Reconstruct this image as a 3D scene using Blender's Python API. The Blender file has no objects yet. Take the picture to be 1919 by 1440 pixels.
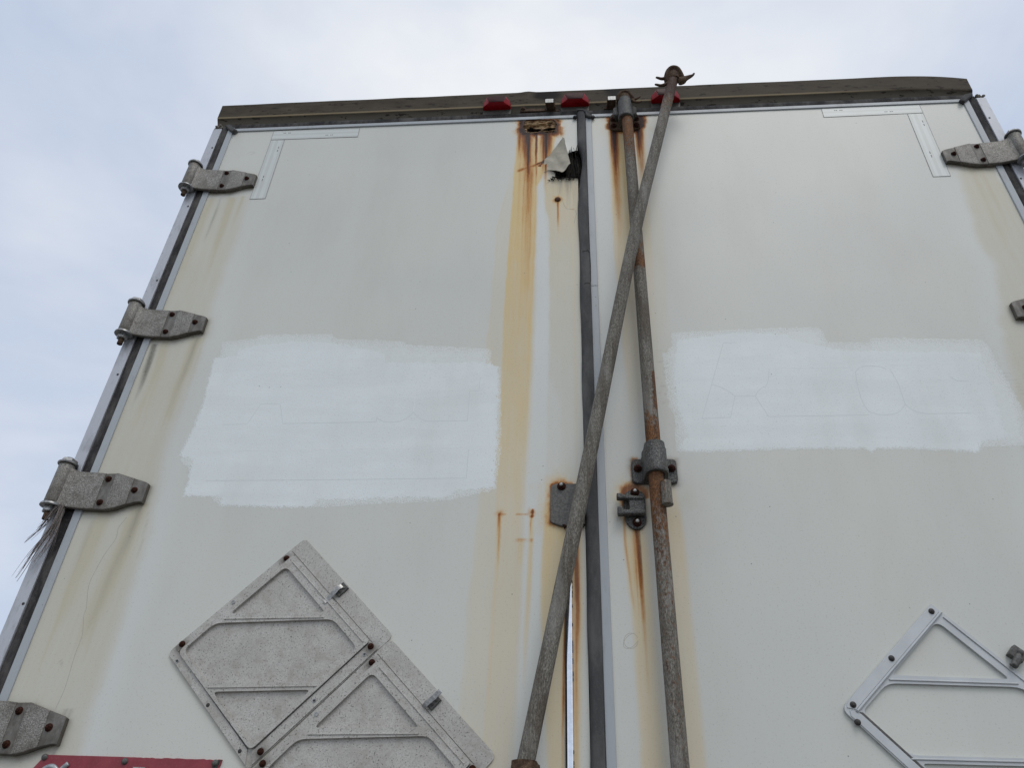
import bpy, bmesh, math, random
import numpy as np
from mathutils import Matrix, Vector
from mathutils.geometry import tessellate_polygon

random.seed(7)
rng = np.random.default_rng(11)
S = bpy.context.scene
COL = S.collection
R = math.radians

# ------------------------------------------------------------------ camera
F_PX, PITCH, YAW, ROLL = 1429.94, 0.617019, 0.0984677, 0.0442562
CAM = Vector((-0.0467182, -1.5532353, 1.6709135))
cam_d = bpy.data.cameras.new("camera")
cam = bpy.data.objects.new("camera", cam_d)
COL.objects.link(cam)
CROT = Matrix.Rotation(YAW, 3, 'Z') @ Matrix.Rotation(math.pi / 2 + PITCH, 3, 'X') @ Matrix.Rotation(ROLL, 3, 'Z')
cam.matrix_world = Matrix.Translation(CAM) @ CROT.to_4x4()
cam_d.sensor_fit = 'HORIZONTAL'
cam_d.sensor_width = 36.0
cam_d.lens = F_PX / 1919.0 * 36.0
cam_d.clip_start = 0.05
cam_d.clip_end = 2000.0
S.camera = cam

# ------------------------------------------------------------------ sky, sun, exposure
SUN_EL, SUN_AZ = R(55), R(155)      # veiled sun, high, behind the photographer's right shoulder
world = bpy.data.worlds.new("World")
S.world = world
world.use_nodes = True
wt = world.node_tree
wt.nodes.clear()


def wn(t, **k):
    n = wt.nodes.new(t)
    for a, b in k.items():
        setattr(n, a, b)
    return n


w_out = wn('ShaderNodeOutputWorld')
w_bg = wn('ShaderNodeBackground')
w_bg.inputs['Strength'].default_value = 0.1
w_sky = wn('ShaderNodeTexSky', sky_type='NISHITA', sun_disc=False)
w_sky.sun_elevation = SUN_EL
w_sky.sun_rotation = SUN_AZ
w_tc = wn('ShaderNodeTexCoord')
w_map = wn('ShaderNodeMapping')
w_map.inputs['Scale'].default_value = (1.0, 1.0, 1.7)
w_map.inputs['Location'].default_value = (-19.9045, 5.3349, 10.7707)
w_n1 = wn('ShaderNodeTexNoise')
w_n1.inputs['Scale'].default_value = 1.2
w_n1.inputs['Detail'].default_value = 6.0
w_n1.inputs['Roughness'].default_value = 0.5
w_n1.inputs['Distortion'].default_value = 0.6
w_ramp = wn('ShaderNodeValToRGB')
w_ramp.color_ramp.elements[0].position = 0.30
w_ramp.color_ramp.elements[0].color = (4.2, 5.3, 7.4, 1)
w_ramp.color_ramp.elements[1].position = 0.70
w_ramp.color_ramp.elements[1].color = (9.7, 9.9, 10.2, 1)
w_n2 = wn('ShaderNodeTexNoise')
w_n2.inputs['Scale'].default_value = 4.5
w_n2.inputs['Detail'].default_value = 8.0
w_n2.inputs['Roughness'].default_value = 0.55
w_add = wn('ShaderNodeMath', operation='MULTIPLY_ADD')
w_add.inputs[1].default_value = 0.22
w_mix = wn('ShaderNodeMix', data_type='RGBA')
w_mix.inputs[0].default_value = 0.88
L = wt.links.new
L(w_tc.outputs['Generated'], w_map.inputs['Vector'])
L(w_map.outputs['Vector'], w_n1.inputs['Vector'])
L(w_map.outputs['Vector'], w_n2.inputs['Vector'])
w_sub = wn('ShaderNodeMath', operation='SUBTRACT')
w_sub.inputs[1].default_value = 0.5
L(w_n2.outputs['Fac'], w_sub.inputs[0])
L(w_sub.outputs[0], w_add.inputs[0])
L(w_n1.outputs['Fac'], w_add.inputs[2])
L(w_add.outputs[0], w_ramp.inputs['Fac'])
L(w_sky.outputs['Color'], w_mix.inputs[6])
L(w_ramp.outputs['Color'], w_mix.inputs[7])
L(w_mix.outputs[2], w_bg.inputs['Color'])
L(w_bg.outputs['Background'], w_out.inputs['Surface'])

sun_d = bpy.data.lights.new("sun", 'SUN')
sun_d.energy = 0.85
sun_d.angle = R(28)
sun_d.color = (1.0, 0.96, 0.9)
sun = bpy.data.objects.new("sun", sun_d)
COL.objects.link(sun)
sun_dir = Vector((math.sin(SUN_AZ) * math.cos(SUN_EL), math.cos(SUN_AZ) * math.cos(SUN_EL), math.sin(SUN_EL)))
sun.rotation_euler = (-sun_dir).to_track_quat('-Z', 'Y').to_euler()
sun.location = (0, -6, 12)

S.view_settings.view_transform = 'Standard'
S.view_settings.look = 'None'
S.view_settings.exposure = 0.0
S.view_settings.gamma = 1.0
S.view_settings.use_curve_mapping = False
S.render.engine = 'CYCLES'
S.cycles.max_bounces = 8


# ------------------------------------------------------------------ survey: photo measurement -> metres on a plane of the trailer
def P(u, v, y=0.0):
    d = CROT @ Vector(((u - 959.5) / F_PX, -(v - 720.0) / F_PX, -1.0))
    t = (y - CAM.y) / d.y
    q = CAM + d * t
    return (q.x, q.z)


def Ps(pts, y=0.0):
    return [P(u, v, y) for u, v in pts]


# ------------------------------------------------------------------ mesh helpers
def inset(poly, d):
    n = len(poly)
    area = sum(poly[i][0] * poly[(i + 1) % n][1] - poly[(i + 1) % n][0] * poly[i][1] for i in range(n))
    s = 1 if area > 0 else -1
    out = []
    for i in range(n):
        p0, p1, p2 = Vector(poly[i - 1]), Vector(poly[i]), Vector(poly[(i + 1) % n])
        e1, e2 = (p1 - p0), (p2 - p1)
        if e1.length < 1e-9 or e2.length < 1e-9:
            out.append(tuple(p1))
            continue
        e1.normalize()
        e2.normalize()
        n1, n2 = Vector((-e1.y, e1.x)) * s, Vector((-e2.y, e2.x)) * s
        m = n1 + n2
        k = m.length_squared
        m = m * (2.0 / k) if k > 0.2 else n1
        if m.length > 2.5:
            m = m.normalized() * 2.5
        out.append(tuple(p1 + m * d))
    return out


def rounded(poly, r, n=4):
    out = []
    m = len(poly)
    for i in range(m):
        p0, p1, p2 = Vector(poly[i - 1]), Vector(poly[i]), Vector(poly[(i + 1) % m])
        a, b = (p0 - p1), (p2 - p1)
        rr = r[i] if isinstance(r, (list, tuple)) else r
        k = min(rr, a.length * .45, b.length * .45)
        if k < 1e-6:
            out.append(tuple(p1))
            continue
        s, e = p1 + a.normalized() * k, p1 + b.normalized() * k
        for j in range(n + 1):
            t = j / n
            out.append(tuple(s * (1 - t) ** 2 + p1 * 2 * t * (1 - t) + e * t * t))
    return out


def catmull(pts, n=6):
    pts = [Vector(p) for p in pts]
    q = [pts[0] * 2 - pts[1]] + pts + [pts[-1] * 2 - pts[-2]]
    out = []
    for i in range(1, len(q) - 2):
        for j in range(n):
            t = j / n
            a, b, c, d = q[i - 1], q[i], q[i + 1], q[i + 2]
            out.append(0.5 * ((2 * b) + (c - a) * t + (2 * a - 5 * b + 4 * c - d) * t * t + (3 * b - a - 3 * c + d) * t ** 3))
    out.append(pts[-1])
    return out


class MB:
    def __init__(s):
        s.v, s.f = [], []

    def add(s, vs, fs):
        o = len(s.v)
        s.v += [tuple(v) for v in vs]
        s.f += [tuple(i + o for i in f) for f in fs]
        return o

    def prism(s, poly, yf, yb, ch=0.0, ch2=0.0):
        n = len(poly)
        rings = [[(x, yb, z) for x, z in poly]]
        if ch > 0:
            rings.append([(x, yf + ch, z) for x, z in poly])
            rings.append([(x, yf, z) for x, z in inset(poly, ch2 or ch)])
        else:
            rings.append([(x, yf, z) for x, z in poly])
        vs = [v for r in rings for v in r]
        fs = []
        for k in range(len(rings) - 1):
            for i in range(n):
                j = (i + 1) % n
                fs.append((k * n + i, k * n + j, (k + 1) * n + j, (k + 1) * n + i))
        fs.append(tuple(range(n)))
        fs.append(tuple(range((len(rings) - 1) * n, len(rings) * n)))
        s.add(vs, fs)

    def plate(s, outer, holes, yf, yb):
        loops = [outer] + holes
        flat = [p for l in loops for p in l]
        tris = tessellate_polygon([[Vector((x, z, 0)) for x, z in l] for l in loops])
        m = len(flat)
        vs = [(x, yf, z) for x, z in flat] + [(x, yb, z) for x, z in flat]
        fs = [tuple(t) for t in tris] + [tuple(i + m for i in t) for t in tris]
        o = 0
        for l in loops:
            n = len(l)
            for i in range(n):
                j = (i + 1) % n
                fs.append((o + i, o + j, o + j + m, o + i + m))
            o += n
        s.add(vs, fs)

    def box(s, x0, x1, y0, y1, z0, z1, ch=0.0):
        if ch > 0:
            s.prism([(x0, z0), (x1, z0), (x1, z1), (x0, z1)], y0, y1, ch)
        else:
            s.prism([(x0, z0), (x1, z0), (x1, z1), (x0, z1)], y0, y1)

    def tube(s, path, rad, n=12, caps=True, flat=1.0, ref=(0, 1, 0)):
        path = [Vector(p) for p in path]
        m = len(path)
        if not isinstance(rad, (list, tuple)):
            rad = [rad] * m
        vs, fs = [], []
        for i, p in enumerate(path):
            t = (path[min(i + 1, m - 1)] - path[max(i - 1, 0)]).normalized()
            a = t.cross(Vector(ref))
            if a.length < 1e-4:
                a = t.cross(Vector((1, 0, 0)))
            a.normalize()
            b = t.cross(a).normalized()
            for k in range(n):
                w = 2 * math.pi * k / n
                vs.append(p + (a * math.cos(w) + b * math.sin(w) * flat) * rad[i])
        for i in range(m - 1):
            for k in range(n):
                j = (k + 1) % n
                fs.append((i * n + k, i * n + j, (i + 1) * n + j, (i + 1) * n + k))
        if caps:
            fs.append(tuple(range(n)))
            fs.append(tuple(range((m - 1) * n, m * n)))
        return s.add(vs, fs)

    def lathe(s, prof, c, axis='z', n=20, sides=None, ph=0.0):
        """prof: (radius, height along axis)"""
        n = sides or n
        vs, fs = [], []
        for r, h in prof:
            for k in range(n):
                w = 2 * math.pi * k / n + ph
                a, b = r * math.cos(w), r * math.sin(w)
                if axis == 'z':
                    vs.append((c[0] + a, c[1] + b, c[2] + h))
                elif axis == 'y':
                    vs.append((c[0] + a, c[1] - h, c[2] + b))
                else:
                    vs.append((c[0] + h, c[1] + a, c[2] + b))
        m = len(prof)
        for i in range(m - 1):
            for k in range(n):
                j = (k + 1) % n
                fs.append((i * n + k, i * n + j, (i + 1) * n + j, (i + 1) * n + k))
        fs.append(tuple(range(n)))
        fs.append(tuple(range((m - 1) * n, m * n)))
        s.add(vs, fs)

    def hexbolt(s, x, z, yb, r=0.008, h=0.006, ph=0.2):
        s.lathe([(r * 1.25, 0), (r * 1.28, h * .2), (r * 1.1, h * .3)], (x, yb, z), 'y', 16)
        s.lathe([(r, h * .22), (r, h * .85), (r * .8, h)], (x, yb, z), 'y', sides=6, ph=ph)
        s.lathe([(r * .5, h * .9), (r * .5, h * 1.35), (r * .3, h * 1.45)], (x, yb, z), 'y', 10)

    def rivet(s, x, z, yb, r=0.006, h=0.003):
        s.lathe([(r, 0), (r * .97, h * .35), (r * .75, h * .8), (r * .35, h)], (x, yb, z), 'y', 14)

    def build(s, name, mat, parent=None, off=(0, 0, 0), mirror=False, attrs=None, sharp=38, recalc=True):
        me = bpy.data.meshes.new(name)
        vs = np.array(s.v, dtype=float) - np.array(off)
        if mirror:
            vs[:, 0] *= -1
        me.from_pydata(vs.tolist(), [], s.f)
        if recalc:
            bm = bmesh.new()
            bm.from_mesh(me)
            bmesh.ops.recalc_face_normals(bm, faces=bm.faces)
            bm.to_mesh(me)
            bm.free()
        return finish(name, me, mat, parent, attrs, sharp)


def finish(name, me, mat, parent=None, attrs=None, sharp=38):
    if attrs:
        for k, arr in attrs.items():
            a = me.attributes.new(k, 'FLOAT_COLOR', 'POINT')
            a.data.foreach_set('color', np.asarray(arr, dtype=np.float32).ravel())
    me.polygons.foreach_set('use_smooth', [True] * len(me.polygons))
    me.set_sharp_from_angle(angle=R(sharp))
    me.materials.append(mat)
    o = bpy.data.objects.new(name, me)
    COL.objects.link(o)
    if parent is not None:
        o.parent = parent
    return o


def fuse(o, voxel=.0012):
    """weld the overlapping pieces of a casting into one continuous surface"""
    md = o.modifiers.new('weld', 'REMESH')
    md.mode = 'VOXEL'
    md.voxel_size = voxel
    md2 = o.modifiers.new('soften', 'SMOOTH')
    md2.factor, md2.iterations = .5, 3
    bpy.context.view_layer.update()
    me = bpy.data.meshes.new_from_object(o.evaluated_get(bpy.context.evaluated_depsgraph_get()))
    o.modifiers.clear()
    o.data = me
    me.polygons.foreach_set('use_smooth', [True] * len(me.polygons))
    return o


def empty(name, loc=(0, 0, 0), parent=None):
    o = bpy.data.objects.new(name, None)
    o.empty_display_size = 0.05
    COL.objects.link(o)
    o.location = loc
    if parent is not None:
        o.parent = parent
    return o


def copy_tree(o, parent, loc):
    c = o.copy()
    COL.objects.link(c)
    c.parent = parent
    c.location = loc
    for ch in list(o.children):
        k = ch.copy()
        COL.objects.link(k)
        k.parent = c
    return c


# ------------------------------------------------------------------ numpy noise for wear masks
def vnoise(x, z, seed=0):
    xi, zi = np.floor(x).astype(np.int64), np.floor(z).astype(np.int64)
    fx, fz = x - xi, z - zi
    fx, fz = fx * fx * (3 - 2 * fx), fz * fz * (3 - 2 * fz)

    def h(a, b):
        n = (a * 374761393 + b * 668265263 + seed * 974711) & 0x7fffffff
        n = ((n ^ (n >> 13)) * 1274126177) & 0x7fffffff
        return ((n ^ (n >> 16)) & 0xffff) / 65535.0
    return (h(xi, zi) * (1 - fx) + h(xi + 1, zi) * fx) * (1 - fz) + (h(xi, zi + 1) * (1 - fx) + h(xi + 1, zi + 1) * fx) * fz


def fbm(x, z, seed=0, o=4):
    t, a, s = 0, 0.5, 0
    for i in range(o):
        t = t + a * vnoise(x * 2 ** i, z * 2 ** i, seed + i * 17)
        s += a
        a *= 0.5
    return t / s


def sstep(a, b, x):
    t = np.clip((x - a) / (b - a), 0, 1)
    return t * t * (3 - 2 * t)


def sdf(poly, X, Z):
    """positive inside, metres"""
    px = np.array([p[0] for p in poly])
    pz = np.array([p[1] for p in poly])
    d = np.full(X.shape, 1e9)
    ins = np.zeros(X.shape, bool)
    n = len(poly)
    for i in range(n):
        x0, z0, x1, z1 = px[i - 1], pz[i - 1], px[i], pz[i]
        ex, ez = x1 - x0, z1 - z0
        wx, wz = X - x0, Z - z0
        t = np.clip((wx * ex + wz * ez) / (ex * ex + ez * ez + 1e-12), 0, 1)
        d = np.minimum(d, (wx - ex * t) ** 2 + (wz - ez * t) ** 2)
        c = ((z0 > Z) != (z1 > Z)) & (X < (x1 - x0) * (Z - z0) / (z1 - z0 + 1e-12) + x0)
        ins ^= c
    d = np.sqrt(d)
    return np.where(ins, d, -d)


# ------------------------------------------------------------------ materials
class NT:
    def __init__(s, name):
        s.m = bpy.data.materials.new(name)
        s.m.use_nodes = True
        s.t = s.m.node_tree
        s.b = s.t.nodes['Principled BSDF']
        s.tc = None

    def n(s, t, **k):
        q = s.t.nodes.new(t)
        for a, b in k.items():
            setattr(q, a, b)
        return q

    def l(s, a, b):
        s.t.links.new(a, b)

    def val(s, sock, v):
        if isinstance(v, bpy.types.NodeSocket):
            s.l(v, sock)
        elif isinstance(v, (int, float)):
            sock.default_value = v
        else:
            sock.default_value = (*v, 1) if len(v) == 3 else v

    def coord(s):
        if not s.tc:
            s.tc = s.n('ShaderNodeNewGeometry').outputs['Position']
        return s.tc

    def noise(s, scale, detail=4, rough=.5, stretch=None, dist=0.0, seed=0.0):
        q = s.n('ShaderNodeTexNoise')
        q.inputs['Scale'].default_value = scale
        q.inputs['Detail'].default_value = detail
        q.inputs['Roughness'].default_value = rough
        q.inputs['Distortion'].default_value = dist
        m = s.n('ShaderNodeMapping')
        m.inputs['Scale'].default_value = stretch or (1, 1, 1)
        m.inputs['Location'].default_value = (seed * 3.7, seed * 1.3, seed * 5.1)
        s.l(s.coord(), m.inputs['Vector'])
        s.l(m.outputs[0], q.inputs['Vector'])
        return q.outputs['Fac']

    def voronoi(s, scale, stretch=None):
        q = s.n('ShaderNodeTexVoronoi')
        q.inputs['Scale'].default_value = scale
        m = s.n('ShaderNodeMapping')
        m.inputs['Scale'].default_value = stretch or (1, 1, 1)
        s.l(s.coord(), m.inputs['Vector'])
        s.l(m.outputs[0], q.inputs['Vector'])
        return q.outputs['Distance'], q.outputs['Color']

    def math(s, op, a, b=0.0, c=None, clamp=False):
        q = s.n('ShaderNodeMath', operation=op, use_clamp=clamp)
        s.val(q.inputs[0], a)
        s.val(q.inputs[1], b)
        if c is not None:
            s.val(q.inputs[2], c)
        return q.outputs[0]

    def step(s, v, a, b):
        q = s.n('ShaderNodeMapRange', interpolation_type='SMOOTHSTEP')
        s.val(q.inputs['Value'], v)
        q.inputs['From Min'].default_value = a
        q.inputs['From Max'].default_value = b
        return q.outputs[0]

    def mix(s, f, a, b, blend='MIX'):
        q = s.n('ShaderNodeMix', data_type='RGBA', blend_type=blend)
        s.val(q.inputs[0], f)
        s.val(q.inputs[6], a)
        s.val(q.inputs[7], b)
        return q.outputs[2]

    def ramp(s, f, stops):
        q = s.n('ShaderNodeValToRGB')
        e = q.color_ramp.elements
        while len(e) < len(stops):
            e.new(0.5)
        for k, (p, c) in zip(e, stops):
            k.position = p
            k.color = (*c, 1)
        s.l(f, q.inputs['Fac'])
        return q.outputs['Color']

    def attr(s, name):
        q = s.n('ShaderNodeAttribute', attribute_name=name)
        sp = s.n('ShaderNodeSeparateColor')
        s.l(q.outputs['Color'], sp.inputs[0])
        return sp.outputs[0], sp.outputs[1], sp.outputs[2], q.outputs['Alpha']

    def bump(s, h, strength=.3, dist=.001):
        q = s.n('ShaderNodeBump')
        q.inputs['Strength'].default_value = strength
        q.inputs['Distance'].default_value = dist
        s.l(h, q.inputs['Height'])
        s.l(q.outputs[0], s.b.inputs['Normal'])

    def done(s, color=None, rough=None, metal=None, spec=None):
        if color is not None:
            s.val(s.b.inputs['Base Color'], color)
        if rough is not None:
            s.val(s.b.inputs['Roughness'], rough)
        if metal is not None:
            s.val(s.b.inputs['Metallic'], metal)
        if spec is not None:
            s.b.inputs['Specular IOR Level'].default_value = spec
        return s.m


def mat_door():
    t = NT("white_gelcoat_weathered")
    tan, rust, beige, dark = t.attr('wear_a')
    sd1, sd2, clean, fine = t.attr('wear_b')
    big = t.noise(2.2, 2, .5)
    col = t.mix(t.step(big, .3, .7), (.625, .634, .588), (.660, .667, .608))
    col = t.mix(t.math('MULTIPLY', clean, .7), col, (.705, .73, .715))
    stre = t.noise(60, 4, .6, (1, 1, .05), .2)
    fi = t.noise(320, 2, .6, (1, 1, .35))
    st2 = t.noise(230, 3, .6, (1, 1, .035), .1, 7)
    blo = t.noise(26, 4, .65, (1, 1, .5), .4, 5)
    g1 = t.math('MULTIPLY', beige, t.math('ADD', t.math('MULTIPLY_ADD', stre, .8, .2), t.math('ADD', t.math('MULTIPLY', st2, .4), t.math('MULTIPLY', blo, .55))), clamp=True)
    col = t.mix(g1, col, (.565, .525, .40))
    g2 = t.math('MULTIPLY', tan, t.math('ADD', t.math('MULTIPLY_ADD', stre, .6, .28), t.math('ADD', t.math('MULTIPLY', st2, .55), t.math('MULTIPLY', blo, .6))), clamp=True)
    col = t.mix(g2, col, (.70, .53, .25))
    rr = t.math('MULTIPLY', rust, t.math('MULTIPLY_ADD', t.math('ADD', t.math('MULTIPLY', stre, .6), t.math('ADD', t.math('MULTIPLY', st2, .8), t.math('ADD', t.math('MULTIPLY', fi, .4), t.math('MULTIPLY', blo, .6)))), 1.0, -.12))
    rc = t.ramp(rr, [(0.0, (.66, .42, .14)), (.3, (.52, .22, .048)), (.6, (.25, .078, .018)), (.85, (.085, .024, .012)), (1.0, (.030, .011, .009))])
    col = t.mix(t.step(rr, 0.0, .5), col, rc)
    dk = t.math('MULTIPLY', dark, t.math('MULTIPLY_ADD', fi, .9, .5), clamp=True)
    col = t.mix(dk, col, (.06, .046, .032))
    # over-painting with a roller: a thin dry coat and a full coat
    rol = t.noise(330, 2, .65)
    rol2 = t.noise(75, 3, .6)
    e2 = t.math('ADD', sd2, t.math('MULTIPLY', t.math('SUBTRACT', rol2, .5), .016))
    thin = t.math('MULTIPLY', t.step(e2, -.0015, .0015), t.step(t.math('ADD', rol, t.math('MULTIPLY', e2, 6.0)), .40, .60))
    thin = t.math('MULTIPLY', thin, t.math('MULTIPLY_ADD', rol2, .5, .38))
    paint = (.815, .865, .855)
    col = t.mix(thin, col, paint)
    e1 = t.math('ADD', sd1, t.math('ADD', t.math('MULTIPLY', t.math('SUBTRACT', rol2, .5), .018), t.math('MULTIPLY', t.math('SUBTRACT', rol, .5), .026)))
    full = t.step(e1, -.0015, .0025)
    pc = t.mix(t.step(t.noise(11, 3, .6), .35, .7), (.785, .835, .825), paint)
    lap = t.noise(20, 3, .5, (.12, 1, 1), .1, 8)
    pc = t.mix(t.math('MULTIPLY', t.step(lap, .42, .6), .5), pc, (.755, .80, .79))
    col = t.mix(full, col, pc)
    # specks of dirt
    vd, vc = t.voronoi(34)
    sp = t.n('ShaderNodeSeparateColor')
    t.l(vc, sp.inputs[0])
    spk = t.math('MULTIPLY', t.step(vd, .055, .03), t.math('GREATER_THAN', sp.outputs[0], .82))
    col = t.mix(t.math('MULTIPLY', spk, .75), col, (.07, .06, .05))
    dust = t.noise(260, 2, .6, None, 0, 4)
    col = t.mix(t.math('MULTIPLY', t.step(dust, .58, .72), .24), col, (.25, .22, .17))
    col = t.mix(t.math('MULTIPLY', fine, 1.0, clamp=True), col, (.25, .23, .19))
    wash = t.noise(7, 4, .6, (1, 1, .3), 0, 2)
    col = t.mix(t.math('MULTIPLY', t.step(wash, .42, .75), .16), col, (.50, .475, .40))
    t.bump(t.math('ADD', t.math('MULTIPLY', t.math('MAXIMUM', thin, full), t.math('ADD', rol, .9)), t.math('MULTIPLY', big, .6)), .35, .0009)
    ro = t.math('ADD', .38, t.math('MULTIPLY', t.step(rr, .05, .5), .4))
    return t.done(col, t.math('ADD', ro, t.math('MULTIPLY', full, .1)), 0, .35)


def mat_alu(name, base=(.44, .47, .51), metal=.55, rough=.42, dirt=.35, dirtcol=(.16, .15, .14)):
    t = NT(name)
    a = t.noise(9, 5, .6)
    b = t.noise(140, 4, .6, (1, 1, .25))
    d = t.math('MULTIPLY', t.step(t.math('ADD', t.math('MULTIPLY', a, .6), t.math('MULTIPLY', b, .5)), .55, .8), dirt)
    col = t.mix(d, base, dirtcol)
    vd, vc = t.voronoi(60)
    sp = t.n('ShaderNodeSeparateColor')
    t.l(vc, sp.inputs[0])
    k = t.math('MULTIPLY', t.step(vd, .13, .06), t.math('GREATER_THAN', sp.outputs[0], .85))
    col = t.mix(t.math('MULTIPLY', k, .6), col, (.06, .05, .05))
    t.bump(b, .08, .0005)
    return t.done(col, t.math('MULTIPLY_ADD', a, .2, rough - .1), metal, .5)


def mat_rubber(name="black_rubber_dusty", base=(.028, .027, .028), dust=(.11, .105, .1)):
    t = NT(name)
    a = t.noise(24, 5, .65, (1, 1, .35))
    b = t.noise(260, 3, .6)
    col = t.mix(t.step(a, .38, .72), base, dust)
    col = t.mix(t.math('MULTIPLY', t.step(b, .5, .75), .35), col, (.15, .14, .13))
    t.bump(t.math('ADD', a, t.math('MULTIPLY', b, .4)), .25, .0015)
    return t.done(col, .8, 0, .14)


def mat_cast():
    t = NT("galvanised_casting_speckled")
    pad, edge, _, _ = t.attr('wear_a')
    a = t.noise(400, 3, .7)
    b = t.noise(40, 4, .6)
    col = t.ramp(a, [(.34, (.105, .098, .085)), (.5, (.25, .24, .215)), (.66, (.45, .43, .395))])
    smooth = t.mix(t.step(t.noise(90, 4, .6, (1, 1, .4)), .35, .65), (.12, .113, .1), (.21, .2, .18))
    col = t.mix(t.math('MULTIPLY', pad, .9), col, smooth)
    gr = t.math('ADD', t.math('MULTIPLY', edge, .9), t.math('MULTIPLY', t.step(b, .42, .72), .6), clamp=True)
    col = t.mix(t.math('MULTIPLY', gr, .8), col, (.085, .072, .055))
    t.bump(a, .3, .0006)
    return t.done(col, t.math('MULTIPLY_ADD', a, -.2, .68), .25, .4)


def mat_rustbolt():
    t = NT("rusted_bolt_steel")
    a = t.noise(300, 4, .65)
    col = t.ramp(a, [(.3, (.012, .006, .005)), (.55, (.045, .017, .011)), (.8, (.11, .04, .02))])
    t.bump(a, .6, .001)
    return t.done(col, .85, 0, .12)


def mat_rod():
    t = NT("galvanised_rod_weathered")
    rust, bare, dk, _ = t.attr('wear_a')
    a = t.noise(420, 3, .72, (1, 1, .42))
    b = t.noise(70, 4, .65, (1, 1, .06))
    c = t.noise(150, 3, .6, (1, 1, .6))
    col = t.ramp(a, [(.32, (.058, .052, .043)), (.48, (.150, .138, .115)), (.68, (.30, .283, .245))])
    col = t.mix(t.math('MULTIPLY', t.step(b, .48, .62), .55), col, (.075, .062, .044))
    pat = t.noise(22, 4, .6, (1, 1, .3), 0, 3)
    col = t.mix(t.math('MULTIPLY', t.step(pat, .5, .68), .45), col, (.30, .29, .265))
    col = t.mix(t.math('MULTIPLY', t.step(pat, .46, .32), .5), col, (.075, .052, .034))
    rm = t.step(t.math('ADD', rust, t.math('MULTIPLY', t.math('SUBTRACT', c, .5), 1.4)), .35, .75)
    rcol = t.ramp(t.math('ADD', t.math('MULTIPLY', a, .6), t.math('MULTIPLY', b, .4)), [(.36, (.028, .012, .006)), (.48, (.105, .042, .013)), (.62, (.27, .11, .03))])
    col = t.mix(t.math('MULTIPLY', rm, .92), col, rcol)
    col = t.mix(t.math('MULTIPLY', dk, .85), col, (.045, .026, .024))
    t.bump(t.math('ADD', a, b), .45, .0012)
    return t.done(col, .75, 0, .3)


def mat_iron():
    t = NT("cast_iron_bracket_weathered")
    a = t.noise(330, 4, .7)
    b = t.noise(55, 5, .65)
    col = t.ramp(a, [(.34, (.03, .03, .029)), (.5, (.085, .085, .08)), (.68, (.22, .22, .21))])
    col = t.mix(t.math('MULTIPLY', t.step(b, .5, .75), .75), col, (.055, .035, .022))
    t.bump(t.math('ADD', a, b), .45, .0012)
    return t.done(col, .62, .35, .4)


def mat_rustmetal():
    t = NT("rusty_brown_iron")
    a = t.noise(260, 4, .7)
    b = t.noise(45, 5, .65)
    col = t.ramp(t.math('ADD', t.math('MULTIPLY', a, .55), t.math('MULTIPLY', b, .45)), [(.32, (.018, .012, .009)), (.5, (.07, .042, .026)), (.68, (.19, .13, .085))])
    t.bump(a, .5, .001)
    return t.done(col, .75, 0, .18)


def mat_visor():
    t = NT("tarnished_brown_aluminium")
    soot, lit, low, _ = t.attr('wear_a')
    a = t.noise(26, 5, .65, (.35, 1, 1))
    b = t.noise(75, 3, .6, (.4, 1, 1))
    col = t.mix(t.step(a, .3, .7), (.052, .041, .028), (.088, .074, .054))
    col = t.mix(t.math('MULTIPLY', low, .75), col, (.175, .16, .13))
    col = t.mix(t.math('MULTIPLY', t.step(b, .59, .65), .8), col, (.020, .015, .011))
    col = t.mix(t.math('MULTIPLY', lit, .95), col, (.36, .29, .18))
    sm = t.step(t.math('ADD', soot, t.math('MULTIPLY', t.math('SUBTRACT', a, .5), 1.1)), .3, .8)
    col = t.mix(t.math('MULTIPLY', sm, .92), col, (.010, .008, .007))
    t.bump(a, .15, .002)
    return t.done(col, t.math('MULTIPLY_ADD', a, .3, .5), 0, .12)


def mat_placard(dirty=True):
    t = NT("speckled_aluminium_dirty" if dirty else "satin_aluminium_clean")
    gr, hi, _, _ = t.attr('wear_a')
    a = t.noise(170, 4, .7)
    b = t.noise(420, 3, .65)
    c = t.noise(14, 5, .6)
    if dirty:
        col = t.mix(t.step(c, .3, .7), (.47, .455, .415), (.575, .56, .52))
        col = t.mix(t.math('MULTIPLY', t.step(b, .42, .62), .45), col, (.33, .31, .28))
        sp1 = t.noise(330, 2, .6, None, .3, 6)
        sp2 = t.noise(130, 3, .6, None, .2, 9)
        m1 = t.math('MULTIPLY', t.step(sp1, .575, .635), t.step(sp2, .40, .56))
        col = t.mix(t.math('MULTIPLY', m1, .85), col, (.12, .105, .09))
        col = t.mix(t.math('MULTIPLY', t.step(a, .58, .68), .5), col, (.24, .22, .20))
    else:
        col = t.mix(t.step(c, .3, .7), (.50, .52, .525), (.57, .59, .595))
        col = t.mix(t.math('MULTIPLY', t.step(a, .6, .75), .25), col, (.3, .3, .29))
    if dirty:
        col = t.mix(t.math('MULTIPLY', t.step(t.noise(34, 5, .65, None, .5, 2), .46, .72), .5), col, (.33, .30, .25))
    col = t.mix(t.math('MULTIPLY', gr, t.math('MULTIPLY_ADD', a, .7, .45), clamp=True), col, (.10, .085, .068))
    t.bump(b, .12, .0005)
    return t.done(col, .5, .2 if dirty else .35, .4)


def mat_plain(name, c, rough=.6, metal=0, spec=.5, var=.25, scale=60):
    t = NT(name)
    a = t.noise(scale, 5, .6)
    dk = tuple(x * (1 - var) for x in c)
    col = t.mix(t.step(a, .35, .7), dk, c)
    t.bump(a, .12, .001)
    return t.done(col, rough, metal, spec)


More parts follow.
